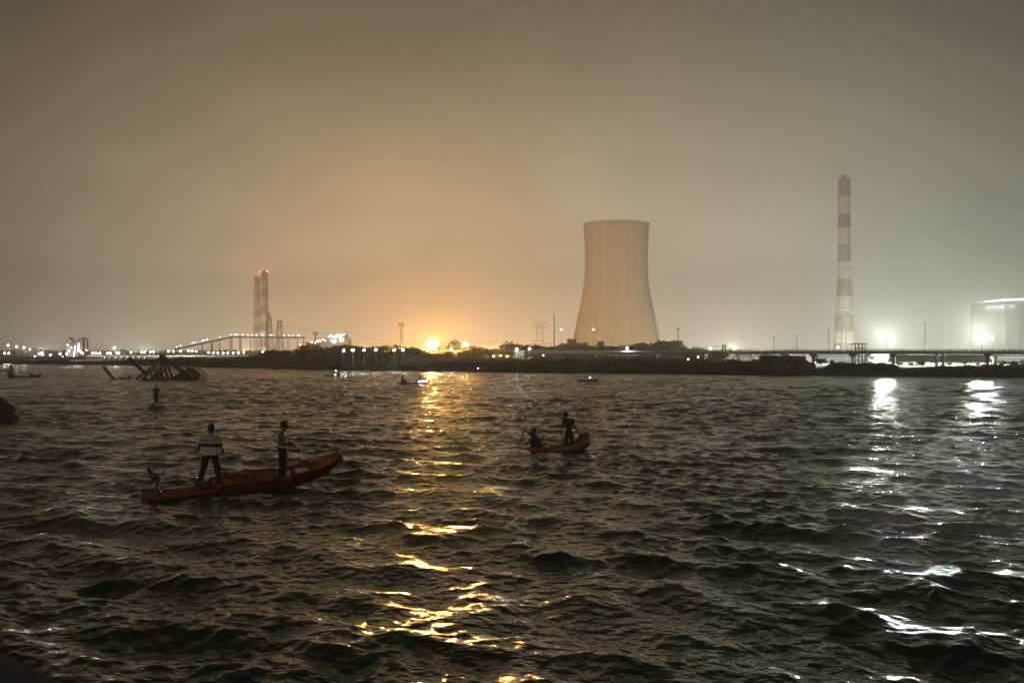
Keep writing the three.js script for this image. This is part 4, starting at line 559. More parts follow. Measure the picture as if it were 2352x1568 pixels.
// near red boat with long-tail motor
const NEAR = new THREE.Matrix4();
let nearBoat;
{
  const yaw = Math.atan2(0.6, 0.8), x0 = -9.85, z0 = -26.7, lift = meanSea([[-9.6, -26.9], [-8.8, -27.4], [-8, -28], [-7.2, -28.6], [-6.4, -29.2]]) * 0.7 + 0.015;
  nearBoat = thing('red_fishing_boat', 'long red fishing boat with upswept bow carrying two standing men', 'boat', [x0, lift, z0], yaw); nearBoat.rotation.set(0.13, yaw, 0.024, 'YXZ');
  const rows = [[0, 0.36, 0.30, -0.16, 0.06], [0.9, 0.41, 0.34, -0.18, 0.06], [1.85, 0.45, 0.36, -0.18, 0.09], [1.95, 0.46, 0.36, -0.18, 0.25], [2.8, 0.47, 0.37, -0.18, 0.26], [3.7, 0.46, 0.35, -0.15, 0.29], [4.4, 0.42, 0.30, -0.06, 0.36], [4.95, 0.37, 0.25, 0.08, 0.43], [5.35, 0.31, 0.20, 0.24, 0.56], [5.72, 0.24, 0.16, 0.48, 0.70]];
  const st = smoothStations(rows, 54); part('hull', hullGeo(st, 0.03), boatHull, nearBoat); part('inner_lining', hullGeo(st.filter((r) => r[0] > 2.0 && r[0] < 5.6).map((r) => [r[0], r[1] - 0.034, r[2] - 0.034, r[3] + 0.034, r[4] - 0.004]), 0.004), boatRed, nearBoat);
  for (const s of [-1, 1]) part('gunwale', rimTube(st.filter((r) => r[0] > 1.97), s, 0.028), boatRed, nearBoat);
  part('bow_board', merge([box(0.05, 0.2, 0.16, 5.7, 0.66, 0.13), box(0.05, 0.2, 0.16, 5.7, 0.66, -0.13)]), boatRed, nearBoat);
  part('stern_deck', box(1.9, 0.04, 0.70, 0.98, 0.045, 0), boatRed, nearBoat); for (const z of [-0.24, 0, 0.24]) part('deck_strip', box(1.8, 0.025, 0.05, 0.98, 0.075, z), boatRedDark, nearBoat);
  part('floor_board', box(2.7, 0.03, 0.62, 3.2, 0.05, 0), boatRedDark, nearBoat);
  part('rear_bulkhead', box(0.05, 0.26, 0.86, 1.97, 0.10, 0), boatRedDark, nearBoat); part('seat', box(0.42, 0.04, 0.84, 2.2, 0.2, 0), boatRed, nearBoat);
  for (const x of [3.05, 4.35]) part('thwart', box(0.14, 0.035, 0.86, x, 0.2 + (x > 4 ? 0.08 : 0), 0), boatRedDark, nearBoat);
  nearBoat.updateMatrixWorld(true);
  const on = (x, y, z) => nearBoat.localToWorld(V(x, y, z));
  // long-tail motor
  { const p = on(0.32, 0.07, 0), m = thing('long_tail_motor', 'long tail outboard motor on the stern of the red boat', 'motor', [p.x, p.y, p.z], 0);
    part('bracket', merge([cyl(0.12, 0.09, 0.1, 0, 0, 0, 12), cyl(0.045, 0.04, 0.3, 0, 0.08, 0, 10), box(0.2, 0.04, 0.22, 0, 0.02, 0)]), blackPlastic, m);
    const e = part('engine_block', merge([box(0.26, 0.17, 0.24, 0, 0.42, 0), cyl(0.1, 0.1, 0.14, -0.05, 0.44, 0.14, 12), box(0.1, 0.2, 0.16, -0.14, 0.55, 0), box(0.08, 0.1, 0.3, 0.06, 0.38, 0)]), greyMetal, m);
    part('fuel_tank', new THREE.CapsuleGeometry(0.085, 0.17, 6, 14).rotateZ(Math.PI / 2).translate(0.06, 0.60, 0), cream, e); part('exhaust', merge([rod([-0.13, 0.5, 0.1], [-0.2, 0.66, 0.1], 0.035, 0.04), rod([-0.2, 0.64, 0.1], [-0.18, 0.74, 0.1], 0.05, 0.05)]), blackPlastic, e);
    part('tail_shaft', merge([rod([-0.1, 0.30, 0], [-1.15, 0.52, -0.1], 0.03, 0.022, 8), rod([-0.1, 0.26, 0], [-0.62, 0.37, -0.05], 0.015, 0.015, 6)]), greyMetal, m); part('propeller', merge([0, 1, 2].map((i) => box(0.02, 0.12, 0.05, 0, 0.06, 0).rotateX(i * 2.094).translate(-1.16, 0.525, -0.1))), greyMetal, m); part('tiller', rod([0.12, 0.42, 0.05], [0.62, 0.5, 0.1], 0.016, 0.02, 6), blackPlastic, m); }
  const put = (name, label, category, x, y, z, turn = yaw) => { const p = on(x, y, z); return thing(name, label, category, [p.x, p.y, p.z], turn); };
  { const t = put('bucket', 'clear plastic bucket at the feet of the shirtless man', 'bucket', 4.12, 0.065, -0.1); part('pail', new THREE.LatheGeometry([[0, 0], [0.1, 0], [0.13, 0.26], [0.122, 0.26], [0.093, 0.012], [0, 0.012]].map(([a, b]) => new THREE.Vector2(a, b)), 24), whitePlastic, t); part('handle', new THREE.TorusGeometry(0.125, 0.006, 6, 20, Math.PI).translate(0, 0.25, 0), greyMetal, t); }
  { const t = put('crate', 'white plastic crate beside the bucket in the red boat', 'crate', 4.5, 0.18, 0.06); part('tray', merge([box(0.3, 0.02, 0.24, 0, 0.01, 0), box(0.3, 0.2, 0.02, 0, 0.1, 0.12), box(0.3, 0.2, 0.02, 0, 0.1, -0.12), box(0.02, 0.2, 0.22, 0.14, 0.1, 0), box(0.02, 0.2, 0.22, -0.14, 0.1, 0)]), whitePlastic, t); part('rim', merge([box(0.33, 0.02, 0.03, 0, 0.2, 0.125), box(0.33, 0.02, 0.03, 0, 0.2, -0.125), box(0.03, 0.02, 0.24, 0.15, 0.2, 0), box(0.03, 0.02, 0.24, -0.15, 0.2, 0)]), whitePlastic, t); }
  { const t = put('fuel_can', 'dark fuel can on the stern deck beside the man in shirt', 'fuel can', 1.5, 0.09, 0.12); part('can', merge([box(0.36, 0.2, 0.24, 0, 0.1, 0), box(0.32, 0.04, 0.2, 0, 0.21, 0)]), mat([0.10, 0.03, 0.02], 0.5), t); part('handle', merge([box(0.03, 0.07, 0.03, -0.07, 0.25, 0), box(0.03, 0.07, 0.03, 0.07, 0.25, 0), box(0.17, 0.03, 0.03, 0, 0.285, 0)]), blackPlastic, t); part('cap', cyl(0.03, 0.03, 0.04, 0.12, 0.22, 0.05, 10), blackPlastic, t); }
  { const t = put('net_bundle', 'dark wet net bundle on the floor of the red boat', 'net', 3.0, 0.06, 0.1), g = rockGeo(0.14, 0.8, 8.1); part('heap', g.translate(0, 0.1, 0), mat([0.05, 0.03, 0.025], 0.95), t); part('cord', tube([[-0.1, 0.04, 0.12], [0, 0.2, 0.06], [0.12, 0.06, 0.1], [0.3, 0.02, 0.05]], 0.012, 16, 5), ropeMat, t); }
  { const a = on(2.75, 0.30, -0.42), b = on(3.72, 0.30, 0.50), t = thing('paddle', 'pale wooden paddle laid across the red boat', 'paddle', [(a.x + b.x) / 2, (a.y + b.y) / 2, (a.z + b.z) / 2]), A = a.clone().sub(t.position), B = b.clone().sub(t.position); part('shaft', rod(A, B, 0.02, 0.022, 8), timber, t); part('blade', bar(B.clone().lerp(A, 0.03), B.clone().add(B.clone().sub(A).multiplyScalar(0.2)), 0.13, 0.025), timber, t); }
}
// boat with the paddlers
let midBoat;
{
  const yaw = Math.atan2(0.22, 0.97), d = 40.2; midBoat = thing('ochre_fishing_boat', 'short ochre boat with high dark bow carrying two paddlers', 'boat', [gx(1202, d), meanSea([[gx(1215, d), -d], [gx(1250, d), -d - 0.2], [gx(1290, d), -d - 0.4], [gx(1330, d), -d - 0.6]]) * 0.7 + 0.035, -d + 0.05], yaw);
  const rows = [[-0.22, 0.1, 0.06, -0.08, 0.02], [0.5, 0.34, 0.26, -0.15, 0.045], [1.2, 0.42, 0.34, -0.16, 0.09], [1.9, 0.41, 0.32, -0.15, 0.17], [2.3, 0.36, 0.26, -0.10, 0.26], [2.55, 0.29, 0.20, -0.02, 0.42], [2.74, 0.2, 0.14, 0.10, 0.60]];
  const st = smoothStations(rows, 36); part('hull', hullGeo(st, 0.03), ochre, midBoat); for (const s of [-1, 1]) part('gunwale', rimTube(st, s, 0.026), boatRedDark, midBoat);
  part('bow_board', new THREE.ExtrudeGeometry(new THREE.Shape([[2.12, 0.16], [2.46, 0.60], [2.78, 0.64], [2.72, 0.3], [2.5, 0.2]].map(([x, y]) => new THREE.Vector2(x, y))), { depth: 0.05, bevelEnabled: false }).translate(0, 0, -0.2), mat([0.10, 0.045, 0.03], 0.7), midBoat);
  part('bow_board', new THREE.ExtrudeGeometry(new THREE.Shape([[2.3, 0.2], [2.56, 0.56], [2.78, 0.62], [2.72, 0.3]].map(([x, y]) => new THREE.Vector2(x, y))), { depth: 0.04, bevelEnabled: false }).translate(0, 0, 0.12), mat([0.12, 0.05, 0.03], 0.7), midBoat);
  part('floor_board', box(1.9, 0.03, 0.56, 1.2, -0.06, 0), timber, midBoat); part('thwart', box(0.2, 0.03, 0.78, 0.85, 0.09, 0), timber, midBoat); part('stripe', tube(st.filter((r) => r[0] > 0.9).map((s) => [s[0], s[4] - 0.07, s[1] + 0.012]), 0.012, 30, 4), mat([0.55, 0.42, 0.2], 0.6), midBoat);
  midBoat.updateMatrixWorld(true);
  const on = (x, y, z) => midBoat.localToWorld(V(x, y, z));
  { const p = on(1.02, -0.04, 0.05), t = thing('yellow_bucket', 'yellow bucket behind the crouching paddler', 'bucket', [p.x, p.y, p.z]); part('pail', new THREE.LatheGeometry([[0, 0], [0.08, 0], [0.115, 0.25], [0.107, 0.25], [0.075, 0.012], [0, 0.012]].map(([a, b]) => new THREE.Vector2(a, b)), 24), mat([0.55, 0.40, 0.01], 0.5), t); part('handle', new THREE.TorusGeometry(0.11, 0.006, 6, 20, Math.PI).rotateX(0.5).translate(0, 0.24, 0), greyMetal, t); }
  { const p = on(1.72, -0.045, -0.08), t = thing('net_bag', 'dark net bag by the feet of the standing paddler', 'bag', [p.x, p.y, p.z]); part('sack', rockGeo(0.16, 0.75, 3.3).translate(0, 0.12, 0), mat([0.03, 0.03, 0.03], 0.95), t); part('cord', tube([[-0.1, 0.2, 0], [0, 0.27, 0.03], [0.1, 0.2, 0.02]], 0.012, 10, 5), ropeMat, t); }
}
// far small boats
function smallBoat(u, v, len, label, yaw = 0, m = darkHull) {
  const d = EYE * FOCAL / (v - HORIZON_V), t = thing('canoe', label, 'boat', [gx(u, d), 0.06, -d], yaw, 'small far canoes'), h = len / 2;
  const rows = [[-h, 0.1, 0.06, 0.02, 0.34], [-h * 0.8, 0.26, 0.18, -0.1, 0.2], [-h * 0.3, 0.38, 0.3, -0.16, 0.15], [h * 0.4, 0.37, 0.28, -0.15, 0.17], [h * 0.82, 0.25, 0.16, -0.02, 0.3], [h, 0.12, 0.08, 0.22, 0.5]];
  part('hull', hullGeo(smoothStations(rows, 20)), m, t); for (const x of [-0.4, 0.35]) part('thwart', box(0.12, 0.03, 0.66, x * h, 0.12, 0), darkHull, t); return { t, d };
}
const PURPLE = [0.62, 0.5, 1];
function boatLamp(x, y, z, I, label) { const t = thing('boat_lamp', label, 'lamp', [x, y, z], 0, 'lamps on the far canoes'); part('clip', box(0.1, 0.06, 0.1, 0, -0.12, 0), blackPlastic, t); part('bulb', new THREE.SphereGeometry(0.07, 10, 8), glowOf(PURPLE, 25), t); const l = new THREE.PointLight(rgb(...PURPLE), I); l.castShadow = true; l.shadow.radius = 4; l.name = 'boat_light'; t.add(l); }
const farBoats = {
  a: smallBoat(762, 864, 2.8, 'small canoe with violet lamp in mid river right of the pylons'),
  b: smallBoat(950, 882, 4.2, 'long canoe with violet lamps on the orange glitter path', 0.04),
  c: smallBoat(1351, 876, 3.0, 'small canoe with violet lamp below the cooling tower', -0.1),
  e: smallBoat(636, 849.5, 2.2, 'tiny dark canoe close to the far bank below the pylons'),
  f: smallBoat(1099, 855.5, 1.8, 'tiny canoe with lamp close to the bank right of the dome'),
  g: smallBoat(55, 866, 5.4, 'long low dark boat near the left edge', 0.05, rust),
  h: smallBoat(10, 852, 3.4, 'dark canoe cut by the left edge near the bridge', 0.05),
};
{ const { d } = farBoats.g, x = gx(26, d); solo('net_heap', rockGeo(0.62, 0.85, 4.4), darkHull, 'dark rounded heap on the stern of the long low boat', 'heap', [x - 0.1, 0.42, -d]); solo('engine_box', merge([box(0.5, 0.5, 0.5, 0, 0.25, 0), box(0.2, 0.3, 0.3, 0.3, 0.15, 0)]), darkHull, 'small box amidships on the long low boat', 'box', [gx(71, d), 0.15, -d]); }
// raft of the man with the pole
{ const d = 71, t = thing('raft', 'small dark raft under the lone standing man', 'raft', [gx(360, d), 0.06, -d]); for (let i = 0; i < 5; i++) part('log', new THREE.CapsuleGeometry(0.09, 0.95, 4, 10).rotateZ(Math.PI / 2).translate(0.02 * (i % 2), 0.02, (i - 2) * 0.17), darkHull, t); for (const x of [-0.35, 0.35]) part('lashing', box(0.08, 0.05, 0.9, x, 0.1, 0), mat([0.03, 0.06, 0.05], 0.8), t); part('box', box(0.28, 0.16, 0.22, -0.26, 0.2, 0), darkHull, t); }
// ---------------------------------------------------------------- people: tapered bones joined by a smooth minimum, meshed as one surface
function capsule(a, b, ra, rb) { const bx = b[0] - a[0], by = b[1] - a[1], bz = b[2] - a[2], L = bx * bx + by * by + bz * bz || 1e-9; return (x, y, z) => { const px = x - a[0], py = y - a[1], pz = z - a[2]; let t = (px * bx + py * by + pz * bz) / L; t = t < 0 ? 0 : t > 1 ? 1 : t; const dx = px - bx * t, dy = py - by * t, dz = pz - bz * t; return Math.sqrt(dx * dx + dy * dy + dz * dz) - (ra + (rb - ra) * t); }; }
function ellipsoid(c, r, turn = 0) { const m = Math.min(...r), cs = Math.cos(turn), sn = Math.sin(turn); return (x, y, z) => { const X = x - c[0], Z = z - c[2], px = (X * cs - Z * sn) / r[0], py = (y - c[1]) / r[1], pz = (X * sn + Z * cs) / r[2]; return (Math.sqrt(px * px + py * py + pz * pz) - 1) * m; }; }
const blend = (list, k) => (x, y, z) => { let d = 1e9; for (const f of list) { const e = f(x, y, z), h = Math.max(k - Math.abs(d - e), 0) / k; d = Math.min(d, e) - h * h * k * 0.25; } return d; };
function netMesh(f, lo, hi, cell) {
  const n = [0, 1, 2].map((i) => Math.ceil((hi[i] - lo[i]) / cell) + 2), [nx, ny, nz] = n, val = new Float32Array(nx * ny * nz).fill(1e3), at = (i, j, k) => (k * ny + j) * nx + i, B = 4;
  for (let k = 0; k < nz; k += B) for (let j = 0; j < ny; j += B) for (let i = 0; i < nx; i += B) {
    const c = f(lo[0] + (i + B / 2) * cell, lo[1] + (j + B / 2) * cell, lo[2] + (k + B / 2) * cell), far = Math.abs(c) > cell * B * 1.6;
    for (let kk = k; kk < Math.min(nz, k + B); kk++) for (let jj = j; jj < Math.min(ny, j + B); jj++) for (let ii = i; ii < Math.min(nx, i + B); ii++) val[at(ii, jj, kk)] = far ? c : f(lo[0] + ii * cell, lo[1] + jj * cell, lo[2] + kk * cell);
  }
  const id = new Int32Array(nx * ny * nz).fill(-1), pos = [], idx = [];
  for (let k = 0; k < nz - 1; k++) for (let j = 0; j < ny - 1; j++) for (let i = 0; i < nx - 1; i++) {
    let inside = 0, sx = 0, sy = 0, sz = 0, c = 0; const v = []; for (let q = 0; q < 8; q++) { const w = val[at(i + (q & 1), j + (q >> 1 & 1), k + (q >> 2))]; v.push(w); if (w < 0) inside++; }
    if (inside === 0 || inside === 8) continue;
    for (const [a, b] of [[0, 1], [2, 3], [4, 5], [6, 7], [0, 2], [1, 3], [4, 6], [5, 7], [0, 4], [1, 5], [2, 6], [3, 7]]) if ((v[a] < 0) !== (v[b] < 0)) { const t = v[a] / (v[a] - v[b]); sx += (a & 1) + ((b & 1) - (a & 1)) * t; sy += (a >> 1 & 1) + ((b >> 1 & 1) - (a >> 1 & 1)) * t; sz += (a >> 2) + ((b >> 2) - (a >> 2)) * t; c++; }
    id[at(i, j, k)] = pos.length / 3; pos.push(lo[0] + (i + sx / c) * cell, lo[1] + (j + sy / c) * cell, lo[2] + (k + sz / c) * cell);
  }
  const quad = (a, b, c, d, flip) => { if (a < 0 || b < 0 || c < 0 || d < 0) return; flip ? idx.push(a, b, c, a, c, d) : idx.push(a, c, b, a, d, c); };
  for (let k = 1; k < nz - 1; k++) for (let j = 1; j < ny - 1; j++) for (let i = 1; i < nx - 1; i++) {
    const s = val[at(i, j, k)] < 0;
    if (s !== (val[at(i + 1, j, k)] < 0)) quad(id[at(i, j - 1, k - 1)], id[at(i, j, k - 1)], id[at(i, j, k)], id[at(i, j - 1, k)], s);
    if (s !== (val[at(i, j + 1, k)] < 0)) quad(id[at(i - 1, j, k - 1)], id[at(i - 1, j, k)], id[at(i, j, k)], id[at(i, j, k - 1)], s);
    if (s !== (val[at(i, j, k + 1)] < 0)) quad(id[at(i - 1, j - 1, k)], id[at(i, j - 1, k)], id[at(i, j, k)], id[at(i - 1, j, k)], s);
  }
  const g = new THREE.BufferGeometry(); g.setAttribute('position', new THREE.Float32BufferAttribute(pos, 3)); g.setIndex(idx); g.computeVertexNormals(); return g;
}
const V3 = (a, b, t) => [a[0] + (b[0] - a[0]) * t, a[1] + (b[1] - a[1]) * t, a[2] + (b[2] - a[2]) * t];
function bounds(J, pad) { const lo = [1e9, 1e9, 1e9], hi = [-1e9, -1e9, -1e9]; for (const p of J) for (let i = 0; i < 3; i++) { lo[i] = Math.min(lo[i], p[i] - pad); hi[i] = Math.max(hi[i], p[i] + pad); } return [lo, hi]; }
const skinMat = mat([0.085, 0.045, 0.028], 0.6), hairMat = mat([0.008, 0.007, 0.006], 0.7);
// J: head, neck, chest, belly, pelvis, and per side s (l, r): sh, el, wr, fi (fingertip direction point), hip, kn, an, toe. face: heading of the face, radians about y, 0 looks at the camera (+z)
function handField(wr, fi, curl, side) {
  const w = V(...wr), dir = V(...fi).sub(w).normalize(), up = Math.abs(dir.y) > 0.8 ? V(0, 0, 1) : V(0, 1, 0), across = V().crossVectors(dir, up).normalize().multiplyScalar(side), nrm = V().crossVectors(across, dir).normalize();
  const P = (f, a, n) => w.clone().addScaledVector(dir, f).addScaledVector(across, a).addScaledVector(nrm, n).toArray(), list = [];
  list.push(capsule(P(-0.02, 0, 0), P(0.03, 0, 0), 0.024, 0.022)); for (const a of [-0.026, -0.009, 0.009, 0.026]) list.push(capsule(P(0.015, a * 0.6, 0), P(0.082, a, 0), 0.015, 0.0125));
  const soft = blend(list, 0.012), fing = [[-0.027, 0.062], [-0.009, 0.074], [0.009, 0.079], [0.027, 0.07]].map(([a, L]) => { const k = P(0.085, a, 0), m = P(0.085 + L * 0.5 * Math.cos(curl * 0.7), a * 1.05, -L * 0.5 * Math.sin(curl * 0.7)), e = P(0.085 + L * 0.5 * (Math.cos(curl * 0.7) + Math.cos(curl * 1.9)), a * 1.05, -L * 0.5 * (Math.sin(curl * 0.7) + Math.sin(curl * 1.9))); return blend([capsule(k, m, 0.0098, 0.009), capsule(m, e, 0.009, 0.0075)], 0.006); });
  const th = blend([capsule(P(0.025, 0.024, 0), P(0.058, 0.05, -0.012), 0.0125, 0.0105), capsule(P(0.058, 0.05, -0.012), P(0.09, 0.05, -0.024 - curl * 0.012), 0.0105, 0.0085)], 0.008);
  const all = [soft, ...fing, th]; return [(x, y, z) => { let d = 1e9; for (const f of all) d = Math.min(d, f(x, y, z)); return d; }, bounds([wr, P(0.17, 0, 0), P(0.06, 0.05, -0.03), P(0.06, -0.04, 0.0), P(0.1, 0, -0.07)], 0.03)];
}
function person(label, pos, J, { face = 0, slim = 1, cell = 0.018, top, bottom, sash, hairFlat, size = 1, bareFeet = true } = {}) {
  const k = slim, S = [], hd = J.head, fx = Math.sin(face), fz = Math.cos(face), F = (f, y, s) => [hd[0] + fx * f + fz * s, hd[1] + y, hd[2] + fz * f - fx * s];
  const torso = [capsule(V3(J.chest, J.shl, 0.72), V3(J.chest, J.shr, 0.72), 0.085 * k, 0.085 * k), capsule(J.chest, J.belly, 0.125 * k, 0.108 * k), capsule(V3(J.chest, J.shl, 0.4), V3(J.belly, J.hipl, 0.35), 0.085 * k, 0.085 * k), capsule(V3(J.chest, J.shr, 0.4), V3(J.belly, J.hipr, 0.35), 0.085 * k, 0.085 * k), capsule(J.belly, J.pelvis, 0.108 * k, 0.115 * k), capsule(J.hipl, J.hipr, 0.092 * k, 0.092 * k)];
  const arms = { l: [capsule(J.shl, J.ell, 0.052 * k, 0.041 * k), capsule(J.ell, J.wrl, 0.041 * k, 0.027 * k)], r: [capsule(J.shr, J.elr, 0.052 * k, 0.041 * k), capsule(J.elr, J.wrr, 0.041 * k, 0.027 * k)] };
  const legs = [capsule(J.hipl, J.knl, 0.088 * k, 0.06 * k), capsule(J.knl, J.anl, 0.058 * k, 0.037 * k), capsule(J.hipr, J.knr, 0.088 * k, 0.06 * k), capsule(J.knr, J.anr, 0.058 * k, 0.037 * k), capsule(V3(J.knl, J.anl, 0.1), V3(J.knl, J.anl, 0.5), 0.058 * k, 0.05 * k), capsule(V3(J.knr, J.anr, 0.1), V3(J.knr, J.anr, 0.5), 0.058 * k, 0.05 * k)];
  const feet = [capsule([J.anl[0], J.anl[1] - 0.035, J.anl[2]], J.toel, 0.036, 0.026), capsule([J.anr[0], J.anr[1] - 0.035, J.anr[2]], J.toer, 0.036, 0.026)];
  const headF = [capsule(J.neck, F(-0.01, -0.05, 0), 0.056 * k, 0.052), ellipsoid(hd, [0.082, 0.118, 0.10], -face), ellipsoid(F(0.03, -0.06, 0), [0.056, 0.06, 0.062], -face), capsule(F(0.09, 0.012, 0), F(0.108, -0.022, 0), 0.010, 0.016), capsule(F(0.076, -0.064, -0.018), F(0.076, -0.064, 0.018), 0.014, 0.014), capsule(F(0.082, 0.026, -0.04), F(0.082, 0.026, 0.04), 0.012, 0.012), ellipsoid(F(-0.005, -0.005, 0.078), [0.012, 0.032, 0.022], -face), ellipsoid(F(-0.005, -0.005, -0.078), [0.012, 0.032, 0.022], -face)];
  const body = blend([...torso, ...arms.l, ...arms.r, ...legs, ...feet, capsule(J.chest, J.neck, 0.07 * k, 0.056 * k), headF[0]], 0.025), [lo, hi] = bounds(Object.values(J).filter((p) => p.length === 3), 0.17);
  const geos = [netMesh(body, lo, hi, cell)];
  { const f = blend(headF, 0.014), [a, b] = bounds([hd, J.neck], 0.15); geos.push(netMesh(f, a, b, Math.min(cell, 0.008))); }
  for (const s of ['l', 'r']) { const [f, [a, b]] = handField(J['wr' + s], J['fi' + s], J['curl' + s]?.[0] ?? 0.5, s === 'l' ? 1 : -1); geos.push(netMesh(f, a, b, cell > 0.02 ? 0.008 : 0.0045)); }
  const eyeGeo = []; for (const s of [-1, 1]) eyeGeo.push(new THREE.SphereGeometry(0.011, 8, 6).translate(...F(0.083, 0.006, s * 0.031)));
  const me = shade(new THREE.Mesh(merge(geos), skinMat)); me.name = numbered('person'); me.position.set(...pos); me.scale.setScalar(size); tag(me, label, 'person'); scene.add(me);
  part('eyes', merge(eyeGeo), mat([0.3, 0.28, 0.25], 0.3), me);
  { const hf = ellipsoid(F(-0.012, 0.018, 0), hairFlat ? [0.096, 0.128, 0.112] : [0.1, 0.128, 0.116], -face), cut = (x, y, z) => { const f = (x - hd[0]) * fx + (z - hd[2]) * fz, yy = y - hd[1]; return Math.max(f - 0.055 - Math.max(0, yy - 0.05) * 0.6, -(yy + 0.055 + f * -0.2), hairFlat ? yy - 0.118 : -1); }; const [a, b] = bounds([hd], 0.17); const lump = (x, y, z) => 0.006 * Math.sin(x * 70 + 1) * Math.sin(y * 63) * Math.sin(z * 67 + 2); part('hair', netMesh((x, y, z) => Math.max(hf(x, y, z) + lump(x, y, z), cut(x, y, z)), a, b, Math.min(cell, 0.01)), hairMat, me); }
  const fold = (x, y, z, a) => a * (Math.sin(y * 31 + x * 17) * Math.sin(x * 23 + z * 29) + 0.6 * Math.sin(y * 61 + z * 40 + x * 35));
  if (top) {
    const sl = top.sleeve ?? 0.62, list = [...torso, capsule(J.shl, V3(J.shl, J.ell, sl), 0.062 * k, 0.058 * k), capsule(J.shr, V3(J.shr, J.elr, sl), 0.062 * k, 0.058 * k), capsule(J.chest, V3(J.chest, J.neck, 0.75), 0.085 * k, 0.06 * k), ...(top.loose ? [capsule(V3(J.chest, J.shl, 0.45), [J.hipl[0] - 0.015, J.pelvis[1], J.hipl[2]], 0.115 * k, 0.115 * k), capsule(V3(J.chest, J.shr, 0.45), [J.hipr[0] + 0.015, J.pelvis[1], J.hipr[2]], 0.115 * k, 0.115 * k)] : [])], f0 = blend(list, 0.02), hem = J.pelvis[1] - (top.drop ?? 0.02);
    const g = netMesh((x, y, z) => Math.max(f0(x, y, z) - 0.014 - fold(x, y, z, 0.004), hem - y), lo, hi, cell * 0.9);
    if (top.paint) { const p = g.attributes.position, c = new Float32Array(p.count * 3); for (let i = 0; i < p.count; i++) { const q = top.paint(p.getX(i), p.getY(i), p.getZ(i)); c.set(q, i * 3); } g.setAttribute('color', new THREE.BufferAttribute(c, 3)); }
    part(top.name ?? 'shirt', g, new THREE.MeshStandardMaterial({ color: top.paint ? rgb(1, 1, 1) : rgb(...top.color), roughness: 0.9, vertexColors: !!top.paint }), me);
  }
  if (bottom) {
    const e = bottom.length ?? 0.9, f0 = blend([torso[4], torso[5], capsule(J.hipl, J.knl, 0.1 * k, 0.078 * k), capsule(J.hipr, J.knr, 0.1 * k, 0.078 * k), ...(e > 0 ? [capsule(J.knl, V3(J.knl, J.anl, e), 0.078 * k, 0.062 * k), capsule(J.knr, V3(J.knr, J.anr, e), 0.078 * k, 0.062 * k)] : [])], 0.02), waist = J.pelvis[1] + 0.05;
    part(bottom.name ?? 'trousers', netMesh((x, y, z) => Math.max(f0(x, y, z) - 0.010 - fold(x, y, z, 0.004), bottom.noWaist ? -1 : y - waist), lo, hi, cell * 0.9), mat(bottom.color, 0.9), me);
  }
  const torsoF = blend(torso, 0.025); if (sash) part('sash', netMesh((x, y, z) => Math.max(torsoF(x, y, z) - 0.026, Math.abs(y - J.pelvis[1] - 0.055 + 0.16 * x) - 0.026), lo, hi, 0.012), mat(sash, 0.85), me);
  return me;
}
function figure(o) {        // upright skeleton, 1.72 m tall, feet on y = 0; o overrides joints
  return { head: [0, 1.60, 0], neck: [0, 1.46, -0.01], chest: [0, 1.30, 0], belly: [0, 1.10, 0.01], pelvis: [0, 0.95, 0], shl: [-0.185, 1.385, 0], shr: [0.185, 1.385, 0], ell: [-0.25, 1.11, 0], elr: [0.25, 1.11, 0], wrl: [-0.26, 0.86, 0.05], wrr: [0.26, 0.86, 0.05], fil: [-0.26, 0.7, 0.08], fir: [0.26, 0.7, 0.08], hipl: [-0.095, 0.90, 0], hipr: [0.095, 0.90, 0], knl: [-0.11, 0.49, 0.02], knr: [0.11, 0.49, 0.02], anl: [-0.12, 0.085, 0], anr: [0.12, 0.085, 0], toel: [-0.14, 0.028, 0.15], toer: [0.14, 0.028, 0.15], ...o };
}
// man in the striped shirt, legs apart, seen from behind, line in hand
{
  const p = nearBoat.localToWorld(V(1.78, 0.125, -0.02)), m = 0.00298;
  const J = figure({ head: [0.04, 1.62, 0.0], neck: [0.02, 1.475, 0], chest: [0.01, 1.30, 0], pelvis: [0, 0.90, 0], belly: [0, 1.08, 0], shl: [-0.19, 1.355, 0.01], shr: [0.21, 1.355, 0], ell: [-0.30, 1.13, 0.03], wrl: [-0.385, 1.00, -0.16], fil: [-0.46, 0.98, -0.27], elr: [0.315, 1.09, 0.0], wrr: [0.415, 0.845, -0.07], fir: [0.56, 0.79, -0.12], hipl: [-0.1, 0.88, 0], hipr: [0.12, 0.88, 0], knl: [-0.20, 0.47, -0.03], anl: [-0.30, 0.085, 0.02], knr: [0.21, 0.48, -0.05], anr: [0.25, 0.085, -0.02], toel: [-0.36, 0.028, -0.11], toer: [0.30, 0.028, -0.15], curll: [1.0], curlr: [1.0] });
  person('standing man in pale shirt with black chest band, legs apart on the red boat', p.toArray(), J, { face: 2.75, cell: 0.016, top: { drop: 0.03, sleeve: 0.72, loose: true, paint: (x, y) => { const b = y - 0.04 * Math.abs(x) * 0; return b > 1.205 && b < 1.232 ? [0.50, 0.49, 0.45] : b > 1.115 && b <= 1.205 ? [0.012, 0.012, 0.014] : b >= 1.232 ? [0.22, 0.21, 0.19] : [0.34, 0.34, 0.31]; } }, bottom: { color: [0.007, 0.0075, 0.01], length: 0.96 } });
  solo('fishing_line', tube([[0, 0, 0], [-0.02, -0.25, 0.05], [0.0, -0.62, 0.1]], 0.0025, 12, 4), ropeMat, 'thin line hanging from the right hand of the man in shirt', 'line', [p.x + 0.52, p.y + 0.78, p.z - 0.11]);
}
